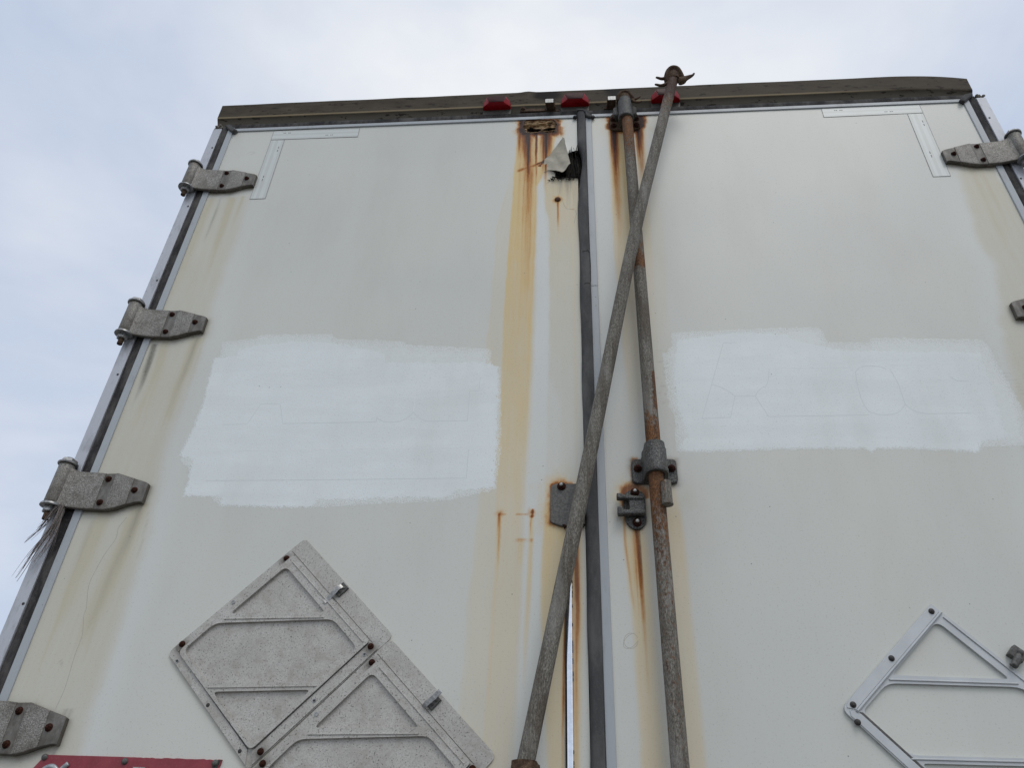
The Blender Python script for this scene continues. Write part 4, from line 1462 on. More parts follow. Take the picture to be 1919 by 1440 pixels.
# ------------------------------------------------------------------ hinges
def hinge(mirror, loc, parent):
    h = empty('hinge', loc, parent)
    cols = []       # x, ztop, zbot, yfront, pad
    top = [(-.100, .060), (-.094, .0565), (-.085, .0515), (-.075, .049), (-.028, .0485), (-.011, .0465), (.018, .0472), (.064, .0330), (.092, .0250), (.1018, .0197)]
    bot = [(-.100, -.0435), (-.09, -.0445), (-.05, -.047), (-.011, -.0486), (.014, -.0494), (.027, -.050), (.064, -.0358), (.0907, -.0275), (.095, -.0285), (.1008, -.0297)]
    it = lambda pts, x: float(np.interp(x, [p[0] for p in pts], [p[1] for p in pts]))
    yf = lambda x: float(np.interp(x, [-.100, -.095, -.088, -.078, -.066, -.045, -.03, .2], [-.034, -.0285, -.0235, -.0215, -.0195, -.0165, -.0155, -.0150]))
    xs = [-.100, -.096, -.092, -.086, -.080, -.074, -.066, -.055, -.045, -.034, -.022, -.0113]
    cols += [(x, 0, 0.0) for x in xs]
    cols += [(-.0110, .0016, 1.0), (.003, .0016, 1.0), (.0125, .0016, 1.0), (.0145, .0004, .3), (.018, 0, 0.0), (.040, 0, 0.0), (.0640, 0, 0.0), (.0645, .0016, 1.0), (.080, .0016, 1.0), (.0935, .0016, 1.0), (.1013, .0022, 1.0)]
    m = MB()
    vs, fs, at = [], [], []
    ks = [0, .02, .06, .5, .94, .98, 1]
    nr = len(ks) + 2
    for x, rec, pad in cols:
        a, b = it(top, x), it(bot, x)
        y = yf(x) + rec
        yb = -.0006 if x > -.03 else min(-.0006 + 0, y + .009)
        vs.append((x, yb, a))
        at.append((pad, 1, 0, 1))
        for k in ks:
            z = a + (b - a) * k
            yy = y + (.0022 if k in (0, 1) else .0004 if k in (.02, .98) else 0)
            vs.append((x, yy, z))
            at.append((pad, .85 if k in (0, 1) else .5 if k in (.02, .98) else .12 if k in (.06, .94) else 0, 0, 1))
        vs.append((x, yb, b))
        at.append((pad, 1, 0, 1))
    for i in range(len(cols) - 1):
        for k in range(nr):
            j = (k + 1) % nr
            fs.append((i * nr + k, i * nr + j, (i + 1) * nr + j, (i + 1) * nr + k))
    fs += [tuple(range(nr)), tuple(range((len(cols) - 1) * nr, len(cols) * nr))]
    m.add(vs, fs)
    m.build('hinge_leaf', M['cast'], h, mirror=mirror, attrs={'wear_a': at}, sharp=30)
    # barrel
    m = MB()
    c = (-.1115, -.0220, 0)
    m.lathe([(.014, -.038), (.0172, -.037), (.0182, -.034), (.0182, .060), (.0172, .063), (.014, .0635)], c, 'z', 24)
    at = [(0, .7 if v[2] < -.025 else 0.05, 0, 1) for v in m.v]
    m.build('barrel', M['cast'], h, mirror=mirror, attrs={'wear_a': at})
    # lug on the corner post
    m = MB()
    m.box(-.1295, -.088, -.006, .05, -.03, .052, 0)
    m.build('post_lug', M['cast'], h, mirror=mirror, attrs={'wear_a': [(1, .5, 0, 1)] * len(m.v)})
    # washers, bolt head, nut, thread
    m = MB()
    m.lathe([(.0225, .0640), (.0235, .0655), (.0235, .068), (.0215, .0695)], c, 'z', 22)
    m.lathe([(.0195, .070), (.0195, .0755), (.017, .0785)], c, 'z', sides=6, ph=.35)
    m.lathe([(.0105, .0785), (.0105, .082), (.008, .0835)], c, 'z', 12)
    m.build('bolt_head', M['zinc'], h, mirror=mirror)
    m = MB()
    m.lathe([(.019, -.0465), (.0235, -.0455), (.0235, -.0425), (.0215, -.0395)], c, 'z', 22)
    m.lathe([(.0125, -.0605), (.0145, -.0585), (.0145, -.0485), (.013, -.0468)], c, 'z', sides=6, ph=.2)
    m.build('nut', M['zinc'], h, mirror=mirror)
    m = MB()
    m.lathe([(.0058, -.0785), (.0072, -.0775), (.0072, -.0608)], c, 'z', 12)
    m.build('thread_end', M['rustiron'], h, mirror=mirror)
    for i, (bx, bz) in enumerate(((0, .0306), (0, -.0308), (.0742, .0013))):
        m = MB()
        m.hexbolt(bx, bz, -.0134, .0062, .0062, .3 + i)
        m.build('bolt', M['bolt'], h, mirror=mirror)
    return h


h0 = hinge(False, (-1.1545, 0, 3.5887), TR)
for z in (2.9890, 2.4735, 1.9530):
    copy_tree(h0, TR, (-1.1545, 0, z))
h1 = hinge(True, (1.1625, 0, 3.5868), TR)
for z in (2.9835, 2.4680, 1.9475):
    copy_tree(h1, TR, (1.1625, 0, z))

# ------------------------------------------------------------------ marker lamps on the header
LAMP = []


def lamp(x, parent):
    e = empty('marker_lamp', (x, .004, 3.897), parent)
    m = MB()
    m.prism(rounded([(-.0475, -.003), (.0475, -.003), (.0475, .034), (-.0475, .050)], .003, 2), -.004, .022, .001)
    m.build('lamp_base', M['lampbase'], e)
    # y, half width below, half width above, z below, z above
    secs = [(-.0042, .0470, .0470, .0205, .050), (-.013, .0468, .0460, .0205, .051), (-.018, .0450, .0445, .0205, .052), (-.031, .0275, .0360, .0200, .054), (-.0335, .0260, .0345, .0210, .0545)]
    rings = []
    for y, h0_, h1_, a, b in secs:
        rings.append([(u, y, v) for u, v in rounded([(-h0_, a), (h0_, a), (h1_, b), (-h1_, b)], [.002, .002, .010, .010], 4)])
    n = len(rings[0])

    def shell(name, rs, mat, caps):
        m = MB()
        vs = [v for r_ in rs for v in r_]
        fs = []
        for i in range(len(rs) - 1):
            for k in range(n):
                j = (k + 1) % n
                fs.append((i * n + k, i * n + j, (i + 1) * n + j, (i + 1) * n + k))
        if caps:
            fs.append(tuple(range((len(rs) - 1) * n, len(rs) * n)))
        fs.append(tuple(range(n)))
        m.add(vs, fs)
        return m.build(name, mat, e, sharp=24)
    shell('lens', rings, M['lens'], True)
    fr = [[(u * .97, -.0340, v * .98 + .0012) for u, y, v in rings[-1]], [(u * .90, -.0352, (v - .037) * .90 + .0385) for u, y, v in rings[-1]]]
    shell('lens_front', fr, M['lensfront'], True)  # dimmer copy of the lens red, its shade painted in
    return e


l0 = lamp(-.2925, TR)
for x in (-.0298, .2700):
    copy_tree(l0, TR, (x, .004, 3.897))

# ---- broken keeper hardware on the header
m = MB()
m.prism(rounded([(-.214, 3.899), (-.128, 3.897), (-.126, 3.912), (-.212, 3.914)], .003, 2), -.004, .012, .001)
ko = m.build('keeper_plate', M['rustiron'], TR)
m = MB()
m.hexbolt(-.2035, 3.912, -.003, .0075, .006)
m.build('bolt', M['rustiron'], ko)
for i, (xa, xb, sk) in enumerate(((-.1285, -.1005, .010), (.0785, .1055, -.004))):
    e = empty('cam_keeper', (0, 0, 0), TR)
    m = MB()
    zt, zb2 = 3.924, 3.902
    vs = [(xa + sk, .014, zb2), (xb + sk, .014, zb2), (xb + sk, .014, zt), (xa + sk, .014, zt), (xa, -.030, zb2), (xb, -.030, zb2), (xb, -.030, zt), (xa, -.030, zt)]
    m.add(vs, [(0, 1, 2, 3), (4, 5, 6, 7), (0, 1, 5, 4), (1, 2, 6, 5), (2, 3, 7, 6), (3, 0, 4, 7)])
    m.build('keeper_arm', M['rustiron'], e)
    m = MB()
    m.prism(rounded([(xa + .0006, zb2 + .001), (xb - .0006, zb2 + .001), (xb - .0006, zt - .001), (xa + .0006, zt - .001)], .002, 2), -.0312, -.0295, .0006)
    m.build('keeper_end_face', M['grey'], e)
    m = MB()
    m.box(xa + sk - .008, xb + sk + .008, -.0, .013, 3.8995, 3.9075, .001)
    m.build('keeper_foot', M['rustiron'], e)


# ------------------------------------------------------------------ locking rods, guides and keepers
def rod_mesh(path, r, wear):
    m = MB()
    m.tube(path, r, 22)
    n = 22
    at = []
    for i in range(len(path)):
        for k in range(n):
            x, y, z = m.v[i * n + k]
            at.append((*wear(z, x - path[i][0], k / n), 1))
    return m, at


def wear_fixed(z, dx, k):
    pr = [(1.2, .25), (1.9, .32), (2.15, .36), (2.30, .48), (2.40, .68), (2.47, .95), (2.52, .9), (2.58, .9), (2.62, .7), (2.66, .42), (2.72, .22), (3.02, .1), (3.10, .12), (3.125, .85), (3.15, .8), (3.19, .5), (3.24, .42), (3.30, .2), (3.4, .25), (3.55, .35), (3.62, .55), (3.70, .75), (3.80, .8)]
    v = float(np.interp(z, [a for a, b in pr], [b for a, b in pr]))
    if 2.66 < z < 2.80:
        v += .75 * sstep(.002, .014, np.array(dx)) * (1 - sstep(2.765, 2.785, np.array(z)))
    return (v, 0, 0)


def wear_loose(z, dx, k):
    v = float(np.interp(z, [1.2, 3.2, 3.5, 3.62, 3.72, 3.85, 4], [.02, .05, .12, .22, .4, .62, .7]))
    d = float(np.interp(z, [3.79, 3.83, 3.90, 3.96], [0, .75, .8, .5]))
    return (v, 0, d)


RX, RY, RR = .1335, -.045, .0167
rod = empty('locking_rod', (RX, RY, 1.1), TR)
path = [(RX + .0012 * math.sin(z * 2.1), RY, z) for z in np.linspace(1.05, 3.80, 220)]
m, at = rod_mesh(path, RR, wear_fixed)
m.build('rod', M['rod'], rod, off=(RX, RY, 1.1), attrs={'wear_a': at}, sharp=60)
# latch stub welded beside the rod
m = MB()
m.tube([(.1500, -.0615, 2.468), (.1496, -.0625, 2.415)], .0118, 16)
m.tube([(.1497, -.0625, 2.4155), (.14965, -.0625, 2.4125)], [.0130, .0126], 16)
m.build('latch_stub', M['rod'], rod, off=(RX, RY, 1.1), attrs={'wear_a': [(.62 if v[0] < .148 and v[2] > 2.44 else .25, 0, 0, 1) for v in m.v]})
# cam at the head of the fixed rod
m = MB()
cx, cy = .1320, -.045
m.tube([(cx - .021, cy, 3.868), (cx - .020, cy - .004, 3.884), (cx - .012, cy - .006, 3.896), (cx, cy - .006, 3.900), (cx + .012, cy - .006, 3.896), (cx + .020, cy - .004, 3.884), (cx + .026, cy - .004, 3.872)], [.007, .0085, .009, .009, .009, .008, .006], 10, flat=1.9)
m.lathe([(.021, 3.872), (.021, 3.888), (.013, 3.897), (.004, 3.899)], (cx, cy, 0), 'z', 18)
for pts in ([(cx + .022, -.052, 3.874), (cx + .030, -.054, 3.866), (cx + .038, -.055, 3.868), (cx + .046, -.056, 3.874), (cx + .050, -.056, 3.880)], [(cx + .022, -.052, 3.868), (cx + .030, -.054, 3.854), (cx + .040, -.055, 3.848), (cx + .050, -.056, 3.850), (cx + .054, -.056, 3.853)]):
    m.tube(catmull(pts, 4), [.005 - .0028 * i / 16 for i in range(17)], 8)
fuse(m.build('cam', M['rustiron'], rod, off=(RX, RY, 1.1)))


def guide(name, cx, cz, w, hgt, rin, mat, tube_z=(-.030, .046), bolts=True, hy=-.045):
    e = empty(name, (cx, 0, cz), TR)
    m = MB()
    m.prism(rounded([(-w, -hgt), (w, -hgt), (w, hgt), (-w, hgt)], .012, 4), -.0085, -.0004, .0025)
    m.build('flange', mat, e)
    m = MB()
    # bridge over the rod: half tube with thick wall, swept along z
    sec = []
    ro = rin + .0075
    for k in range(13):
        a = math.pi * k / 12
        sec.append((ro * math.cos(a), hy - ro * math.sin(a)))
    sec = [(ro + .004, -.006), (ro + .001, -.02)] + sec + [(-ro - .001, -.02), (-ro - .004, -.006)]
    inn = [(-rin, -.006)] + [(-rin * math.cos(math.pi * k / 12), hy - rin * math.sin(math.pi * k / 12)) for k in range(13)] + [(rin, -.006)]
    loop = sec + inn
    n = len(loop)
    zl = [(tube_z[0], 1.0), (tube_z[0] + .003, 1.05), (tube_z[0] + .010, 1.05), (tube_z[0] + .013, 1.0), (tube_z[1] - .016, 1.0), (tube_z[1] - .012, .93), (tube_z[1], .90)]
    vs, fs = [], []
    ns_ = len(sec)
    for z, k in zl:
        for i, (x, y) in enumerate(loop):
            if i < ns_:
                vs.append((x * k, hy + (y - hy) * k if y < hy else y, z))
            else:
                vs.append((x, y, z))
    for i in range(len(zl) - 1):
        for k in range(n):
            j = (k + 1) % n
            fs.append((i * n + k, i * n + j, (i + 1) * n + j, (i + 1) * n + k))
    for r0 in (0, len(zl) - 1):
        m2 = len(inn)
        for k in range(max(ns_, m2) - 1):
            a, b2 = r0 * n + min(k, ns_ - 1), r0 * n + min(k + 1, ns_ - 1)
            c2, d2 = r0 * n + n - 1 - min(k, m2 - 1), r0 * n + n - 1 - min(k + 1, m2 - 1)
            q = [a, b2, d2, c2]
            q = [v for i, v in enumerate(q) if v not in q[:i]]
            if len(q) > 2:
                fs.append(tuple(q))
    m.add(vs, fs)
    m.build('rod_housing', mat, e, sharp=32)
    if bolts:
        for bx, bz in bolts:
            m = MB()
            m.hexbolt(bx, bz, -.008, .0075, .009, random.random())
            m.build('bolt', M['bolt'], e)
    return e


guide('rod_guide', .1345, 2.5250, .0510, .0315, .0178, M['iron'], (-.030, .048), [(-.0375, .005), (.0385, .005)])
g2 = guide('rod_guide', -.1435, 1.872, .0300, .034, .0180, M['rustiron'], (-.03, .040), None)

# head keeper of the fixed rod
e = empty('rod_keeper', (.1310, 0, 3.820), TR)
m = MB()
m.prism(rounded([(-.049, -.034), (-.038, -.046), (.028, -.047), (.048, -.036), (.051, .008), (.040, .042), (-.036, .047), (-.050, .022)], .008, 3), -.009, -.0004, .003)
m.build('flange', M['rustiron'], e)
m = MB()
sec_r = .0225
m.lathe([(.0195, -.046), (.0240, -.045), (.0248, -.042), (.0248, -.036), (.0228, -.033), (.0218, .050), (.0205, .0535), (.012, .0535)], (.000, -.045, 0), 'z', 26)
m.box(-.017, .017, -.045, -.006, -.036, .05)
fuse(m.build('rod_housing', M['iron'], e, sharp=35))
for s in (-1, 1):
    m = MB()
    m.prism(rounded([(s * .020, -.005), (s * .0375, .000), (s * .0375, .034), (s * .031, .042), (s * .020, .042)], .004, 2), -.034, -.008, .003)
    m.build('ear', M['iron'], e)
for bx, bz in ((-.036, .006), (-.038, -.028), (.037, .006), (.036, -.029)):
    m = MB()
    m.hexbolt(bx, bz, -.0088, .0085, .009, random.random())
    m.build('bolt', M['bolt'], e)

# forked catch on the right door
e = empty('latch_catch', (.0860, 0, 2.431), TR)
m = MB()
m.prism(rounded([(-.026, .030), (-.012, .047), (.010, .048), (.0235, .034), (.0235, -.032), (.010, -.049), (-.008, -.049), (-.021, -.036), (-.024, -.012)], .010, 4), -.007, -.0004, .002)
m.build('flange', M['iron'], e)
m = MB()
for za, zb2, tip in ((.016, .026, -.0405), (-.020, -.010, -.0400)):
    sgn = 1 if za > 0 else -1
    poly = rounded([(tip, za + (.001 if sgn > 0 else -.002)), (tip, zb2 + (.004 if sgn > 0 else .008)), (tip + .011, zb2 + (.004 if sgn > 0 else .009)), (tip + .014, zb2), (.020, zb2 + (-.004 if sgn > 0 else .001)), (.020, za - .001), (-.012, za - .001)], .002, 2)
    m.prism(poly, -.025, -.010, .002)
m.prism(rounded([(-.014, -.014), (.021, -.014), (.021, .021), (-.014, .021)], .003, 2), -.021, -.006, .002)
fuse(m.build('fork', M['iron'], e))
for bx, bz in ((.001, .0395), (.002, -.0265 - .0075)):
    m = MB()
    m.hexbolt(bx, bz, -.0068, .008, .007, random.random())
    bo = m.build('bolt', M['bolt'], e)
    m = MB()
    m.rivet(bx, bz, -.0166, .0042, .003)
    m.build('bolt_tip', M['grey'], e)

# striker plate on the left door
e = empty('striker_plate', (-.0625, 0, 2.4405), TR)
m = MB()
m.prism(rounded([(-.039, -.042), (-.015, -.052), (.0375, -.052), (.0375, .037), (.026, .053), (-.030, .053), (-.039, .046)], .006, 3), -.007, -.0004, .0015)
m.build('flange', M['rivet'], e)
m = MB()
m.prism(rounded([(.004, -.046), (.030, -.050), (.0365, -.038), (.0365, -.022), (.020, -.020), (.008, -.034)], .003, 2), -.020, -.006, .003)
m.build('hook_stump', M['rustiron'], e)
for bx, bz, t in ((-.014, .0455, 1), (.022, .008, 0)):
    m = MB()
    m.hexbolt(bx, bz, -.0068, .008, .006, random.random())
    m.build('bolt', M['bolt'], e)
m = MB()
m.rivet(-.0145, .0465, -.0155, .0042, .003)
m.build('bolt_tip', M['grey'], e)
m = MB()
for k in range(26):
    a = (random.uniform(-.012, .034), random.uniform(-.056, -.046))
    m.tube([(a[0], -.004, a[1]), (a[0] + random.uniform(-.006, .006), -.010, a[1] - random.uniform(.002, .008))], [.0022, .0008], 5)
m.build('rust_flakes', M['bolt'], e)['kind'] = 'stuff'

# polished edge strip below the striker plate
m = MB()
vs, fs = [], []
zl = [1.2, 1.6, 1.9, 2.1, 2.29, 2.318, 2.330, 2.337]
for z in zl:
    k = 1.0 if z < 2.31 else .9 if z < 2.325 else .62 if z < 2.335 else .25
    for a, (qx, qy) in enumerate([(.0056, 0), (.0056, .006), (.0052, .0084), (.0030, .0088), (0, .0088), (-.0030, .0088), (-.0052, .0084), (-.0056, .006), (-.0056, 0)]):
        vs.append((-.0610 + qx * k, -.002 - qy * (k if k < .9 else 1), z))
for i in range(len(zl) - 1):
    for k in range(8):
        fs.append((i * 9 + k, i * 9 + k + 1, (i + 1) * 9 + k + 1, (i + 1) * 9 + k))
    fs.append((i * 9 + 8, i * 9, (i + 1) * 9, (i + 1) * 9 + 8))
fs += [tuple(range(9)), tuple(range((len(zl) - 1) * 9, len(zl) * 9))]
m.add(vs, fs)
ch = m.build('edge_strip', M['chrome'], TR, sharp=15)
m = MB()
m.box(-.0700, -.0668, -.0045, -.0002, 1.2, 2.325)
m.build('strip_gap', M['rubber'], ch)
m = MB()
for k in range(40):
    z = 1.88 + .44 * random.random() ** .8 if k < 22 else 2.318 + .02 * random.random()
    x = random.choice([-.0556, -.0553, -.0553])
    m.lathe([(.0012, -.003), (.0016, 0), (.0010, .004)], (x, -.004 if x > -.058 else -.0112, z), 'z', 6)
m.build('rust_spots', M['bolt'], ch)['kind'] = 'stuff'

# ------------------------------------------------------------------ placard holders
T0 = np.array([-.646, 2.35])
ax_a = np.array([-.685, -.7284])
ax_b = np.array([.7284, -.685])


def AB(pts, o=T0):
    return [tuple(o + ax_a * a + ax_b * b_) for a, b_ in pts]


def dot_holes(m, pts, y, r=.0042):
    for x, z in pts:
        m.lathe([(r, 0), (r, .0006), (r * .55, .0008)], (x, y, z), 'y', 12)


OUT = AB(rounded([(-.0055, -.0085), (-.0055, .304), (.3485, .3005), (.3465, -.0085)], [.014, .014, .012, .014], 5))
TRI1 = AB(rounded([(.0635, .0185), (.0638, .1645), (.2085, .0185)], [.014, .010, .012], 4))
HEX = AB(rounded([(.2420, .0125), (.0615, .1880), (.0620, .2720), (.1570, .2720), (.3195, .1045), (.3185, .0135)], [.016, .014, .014, .008, .012, .014], 4))
TRI2 = AB(rounded([(.3195, .1300), (.1775, .2700), (.3195, .2705)], [.012, .011, .014], 4))
pc = tuple(T0 + ax_a * .17 + ax_b * .147)
off = (pc[0], 0, pc[1])


def grime(pts_bolts, v, edge):
    out = []
    for x, y, z in v:
        g_ = 0
        for bx, bz in pts_bolts:
            d = math.hypot(x - bx, z - (bz - .004))
            g_ = max(g_, 1.1 * math.exp(-(d / .014) ** 2))
        out.append((g_ + edge, 0, 0, 1))
    return out


def subdivided_grid(poly, y, step, bolts, edge_w=.006, edge_v=.45):
    """flat sheet clipped to a polygon outline, carrying a grime mask"""
    m = MB()
    x0, x1 = min(p[0] for p in poly), max(p[0] for p in poly)
    z0, z1 = min(p[1] for p in poly), max(p[1] for p in poly)
    return x0


ph = empty('placard_holder', off, TR)
ph['label'] = "speckled dirty aluminium placard holder, the whole one left of its twin"
BOLTS = AB([(.0519, .0018), (.3144, -.0015), (.0408, .2881), (.3129, .2911)])


def plate_with_wear(name, outer, holes, yf, yb, mat, parent, step=.006, bolts=()):
    """holed plate with a finely divided face so that grime can gather round its bolts"""
    m = MB()
    m.plate(outer, holes, yf, yb)
    me = bpy.data.meshes.new(name)
    me.from_pydata((np.array(m.v) - np.array(off)).tolist(), [], m.f)
    bm = bmesh.new()
    bm.from_mesh(me)
    bmesh.ops.recalc_face_normals(bm, faces=bm.faces)
    for k in range(5):
        es = [e_ for e_ in bm.edges if e_.calc_length() > step * 2 and all(abs(v.co.y - yf) < 1e-5 for v in e_.verts)]
        if es:
            bmesh.ops.subdivide_edges(bm, edges=es, cuts=1)
            bmesh.ops.triangulate(bm, faces=[f for f in bm.faces if len(f.verts) > 4])
    bm.to_mesh(me)
    bm.free()
    loc = [(v.co.x + off[0], v.co.y, v.co.z + off[2]) for v in me.vertices]
    return finish(name, me, mat, parent, {'wear_a': grime(bolts, loc, 0)}, 30)


plate_with_wear('back_plate', OUT, [], -.0030, -.0006, M['placard'], ph, bolts=BOLTS)
# side strips: left rail and lower rail (bolted), raised
def strip(name, ab, y0, y1, mat, parent, ch=.0008, rr=.0, bolts=()):
    if bolts:
        return plate_with_wear(name, AB(ab), [], y0, y1, mat, parent, .005, bolts)
    m = MB()
    m.prism(AB(rounded(ab, rr, 3)) if rr else AB(ab), y0, y1, ch)
    at = grime(bolts, m.v, 0)
    return m.build(name, mat, parent, off=off, attrs={'wear_a': at}, sharp=25)


FR_OUT = AB(rounded([(.0365, .0085), (.0365, .2790), (.3255, .2765), (.3285, .0085)], [.006, .006, .012, .012], 4))
plate_with_wear('frame', FR_OUT, [TRI1, HEX, TRI2], -.0098, -.0030, M['placard'], ph, bolts=())
strip('rail', [(.0345, -.0078), (.0345, .0075), (.328, .0065), (.3265, -.0076)], -.0052, -.0030, M['placard'], ph, bolts=BOLTS)
strip('rail', [(.3290, .0085), (.3290, .2690), (.3470, .2900), (.3455, .0085)], -.0056, -.0030, M['placard'], ph, bolts=BOLTS)
strip('rail', [(.0340, .2805), (.0340, .3018), (.3380, .2985), (.3250, .2785)], -.0056, -.0030, M['placard'], ph, bolts=BOLTS)
strip('groove', [(.3262, .012), (.3262, .2665), (.3284, .2695), (.3284, .010)], -.0068, -.0032, M['rivet'], ph, .0003)
strip('groove', [(.0410, .2772), (.0410, .2800), (.3180, .2788), (.3180, .2762)], -.0068, -.0032, M['rivet'], ph, .0003)
for ab in ([(.2216, .0185), (.2240, .0208), (.0732, .1728), (.0708, .1705)], [(.3207, .1150), (.3230, .1172), (.1660, .2738), (.1637, .2715)],
           [(.0484, .0219), (.0458, .0219), (.0449, .2717), (.0475, .2717)]):
    strip('rib', ab, -.0116, -.0090, M['placard'], ph, .0006)
strip('seam', [(.0325, -.004), (.0335, -.004), (.0340, .284), (.0330, .284)], -.0036, -.0029, M['rivet'], ph, .0002)
for x, z in BOLTS:
    m = MB()
    m.hexbolt(x, z, -.0050, .0052, .005, random.random())
    m.build('bolt', M['bolt'], ph, off=off)
for x, z in AB([(.3398, .0222), (.1899, .0008), (.1854, .2902), (.0601, .2916)]):
    m = MB()
    m.lathe([(.0042, 0), (.0042, .0012), (.0025, .0012), (.0025, .0004)], (x, -.0052, z), 'y', 14)
    m.build('rivet', M['zinc'], ph, off=off)
for x, z in AB([(.3402, .1437), (.3409, .2615)]):
    m = MB()
    m.lathe([(.0040, 0), (.0032, .0006)], (x, -.0056, z), 'y', 14)
    m.build('rivet', M['darkrivet'], ph, off=off)


def clip(parent, a, b_, flip, o=T0, mats=('zinc', 'chrome')):
    """toggle clip lying across the upper right strip"""
    def q(da, db):
        return tuple(o + ax_a * (a + da) + ax_b * (b_ + db))
    m = MB()
    m.prism([q(-.013, -.010), q(-.013, .009), q(.014, .009), q(.014, -.010)], -.0075, -.003, .001)
    m.build('clip_base', M[mats[0]], parent, off=off)
    m = MB()
    if flip:
        p = [(q(.022, -.004), -.014), (q(.012, -.004), -.019), (q(-.006, -.003), -.016), (q(-.016, -.002), -.020), (q(-.022, -.002), -.019)]
    else:
        p = [(q(-.006, -.004), -.010), (q(.004, -.004), -.015), (q(.018, -.003), -.013), (q(.034, -.002), -.010), (q(.042, -.002), -.013)]
    d = Vector((ax_b[0], 0, ax_b[1])) * .0048
    vs, fs = [], []
    for (x, z), y in p:
        for s_, dy in ((-1, 0), (1, 0), (1, .0018), (-1, .0018)):
            vs.append((x + d.x * s_, y + dy, z + d.z * s_))
    for i in range(len(p) - 1):
        for k in range(4):
            j = (k + 1) % 4
            fs.append((i * 4 + k, i * 4 + j, (i + 1) * 4 + j, (i + 1) * 4 + k))
    fs += [(0, 1, 2, 3), tuple(range(4 * len(p) - 4, 4 * len(p)))]
    m.add(vs, fs)
    m.build('clip_lever', M[mats[1]], parent, off=off)
    m = MB()
    for dx in (-.006, .004):
        x, z = q(dx, .002)
        m.rivet(x, z, -.0073, .0034, .002)
    m.build('clip_rivet', M['rivet'], parent, off=off)


clip(ph, .010, .148, False, mats=('rivet', 'zinc'))
# its twin, lower right
SH = np.array(P(560 + 665 / 3.838, 1080 + 487 / 3.838)) - np.array(P(300 + 892 / 3.273, 1000 + 57 / 3.273))
ph2 = ph.copy()
COL.objects.link(ph2)
ph2.location = (off[0] + SH[0], 0, off[2] + SH[1])
ph2['label'] = "speckled dirty aluminium placard holder cut off by the bottom edge of the photo"
for c in list(ph.children):
    if c.name.startswith('clip'):
        continue
    k = c.copy()
    COL.objects.link(k)
    k.parent = ph2
clip(ph2, .014, .148, True, mats=('rivet', 'zinc'))

# ---- clean holder on the right door: an open frame, the door shows through
U0 = np.array([.6555, 2.2215])
CA = np.array([-.7300, -.6834])    # down-left along the wide rail
CB = np.array([.6834, -.7300])     # down-right


def CD(pts):
    return [tuple(U0 + CA * a + CB * b_) for a, b_ in pts]


def to_cd(x, z):
    d = np.array([x, z]) - U0
    return float(d @ CA), float(d @ CB)


oc = tuple(U0 + CA * .15 + CB * .15)
off3 = (oc[0], 0, oc[1])
ph3 = empty('placard_holder', off3, TR)
ph3['label'] = "clean silver open placard frame on the right door"
OUT3 = CD(rounded([(.000, .0170), (.000, .3000), (.2960, .3000), (.2960, .0000), (.000, .0000)][0:0] or [(-.002, .000), (-.002, .300), (.292, .300), (.292, .000)], [.001, .01, .01, .016], 5))
tri3 = rounded([to_cd(.6585, 2.1885), to_cd(.7605, 2.0800), to_cd(.5480, 2.0838)], [.016, .010, .010], 4)
TRI3 = CD(tri3)
HEX3 = CD(rounded([to_cd(.5360, 2.0690), to_cd(.7780, 2.0660), to_cd(.8250, 2.018), to_cd(.7600, 1.9445), to_cd(.5440, 1.9450), to_cd(.4790, 2.0170)], [.018, .018, .014, .018, .018, .012], 4))
TRI4 = CD(rounded([to_cd(.562, 1.932), to_cd(.752, 1.932), to_cd(.655, 1.825)], [.01, .01, .014], 4))
m = MB()
m.plate(OUT3, [TRI3, HEX3, TRI4], -.0062, -.0006)
m.build('frame', M['placard_clean'], ph3, off=off3, attrs={'wear_a': [(0, 0, 0, 1)] * len(m.v)}, sharp=25)


def strip3(name, ab, y0, y1, mat, ch=.0008):
    m = MB()
    m.prism(CD(ab), y0, y1, ch)
    return m.build(name, mat, ph3, off=off3, attrs={'wear_a': [(0, 0, 0, 1)] * len(m.v)}, sharp=25)


strip3('rail', [(.001, .0010), (.001, .0195), (.274, .0195), (.284, .0060), (.276, .0010)], -.0078, -.0058, M['placard_clean'])
strip3('rib', [(-.001, .0195), (-.001, .0245), (.276, .0245), (.276, .0195)], -.0112, -.0058, M['placard_clean'], .0018)
strip3('rail', [(.2735, .030), (.2735, .290), (.2900, .294), (.2905, .020), (.284, .012)], -.0078, -.0058, M['placard_clean'])
strip3('groove', [(.2690, .030), (.2690, .280), (.2733, .284), (.2733, .026)], -.0072, -.0058, M['rivet'], .0003)
for pa, pb in (((.5409, 2.0768), (.7723, 2.0735)), ((.5462, 1.9402), (.7560, 1.9402))):
    a, b_ = to_cd(*pa), to_cd(*pb)
    nrm = to_cd(pa[0], pa[1] - .003)
    dx = (nrm[0] - a[0], nrm[1] - a[1])
    strip3('rib', [a, b_, (b_[0] + dx[0], b_[1] + dx[1]), (a[0] + dx[0], a[1] + dx[1])], -.0085, -.0058, M['placard_clean'], .0008)
strip3('rib', [(.006, .030), (.003, .030), (.003, .280), (.006, .280)], -.0085, -.0058, M['placard_clean'])
for x, z in ((.6531, 2.2070), (.5544, 2.1144), (.4646, 2.0285), (.4660, 1.9980)):
    m = MB()
    m.rivet(x, z, -.0076, .0060, .0035)
    m.lathe([(.0028, .0035), (.0024, .005), (.001, .0052)], (x, -.0076, z), 'y', 10)
    m.build('rivet', M['darkrivet'], ph3, off=off3)
m = MB()
m.prism(CD(rounded([to_cd(.7870, 2.1440), to_cd(.8060, 2.1270), to_cd(.7905, 2.1085), to_cd(.7690, 2.1255)], .002, 2)), -.012, -.001, .002)
m.build('clip_base', M['rivet'], ph3, off=off3)
m = MB()
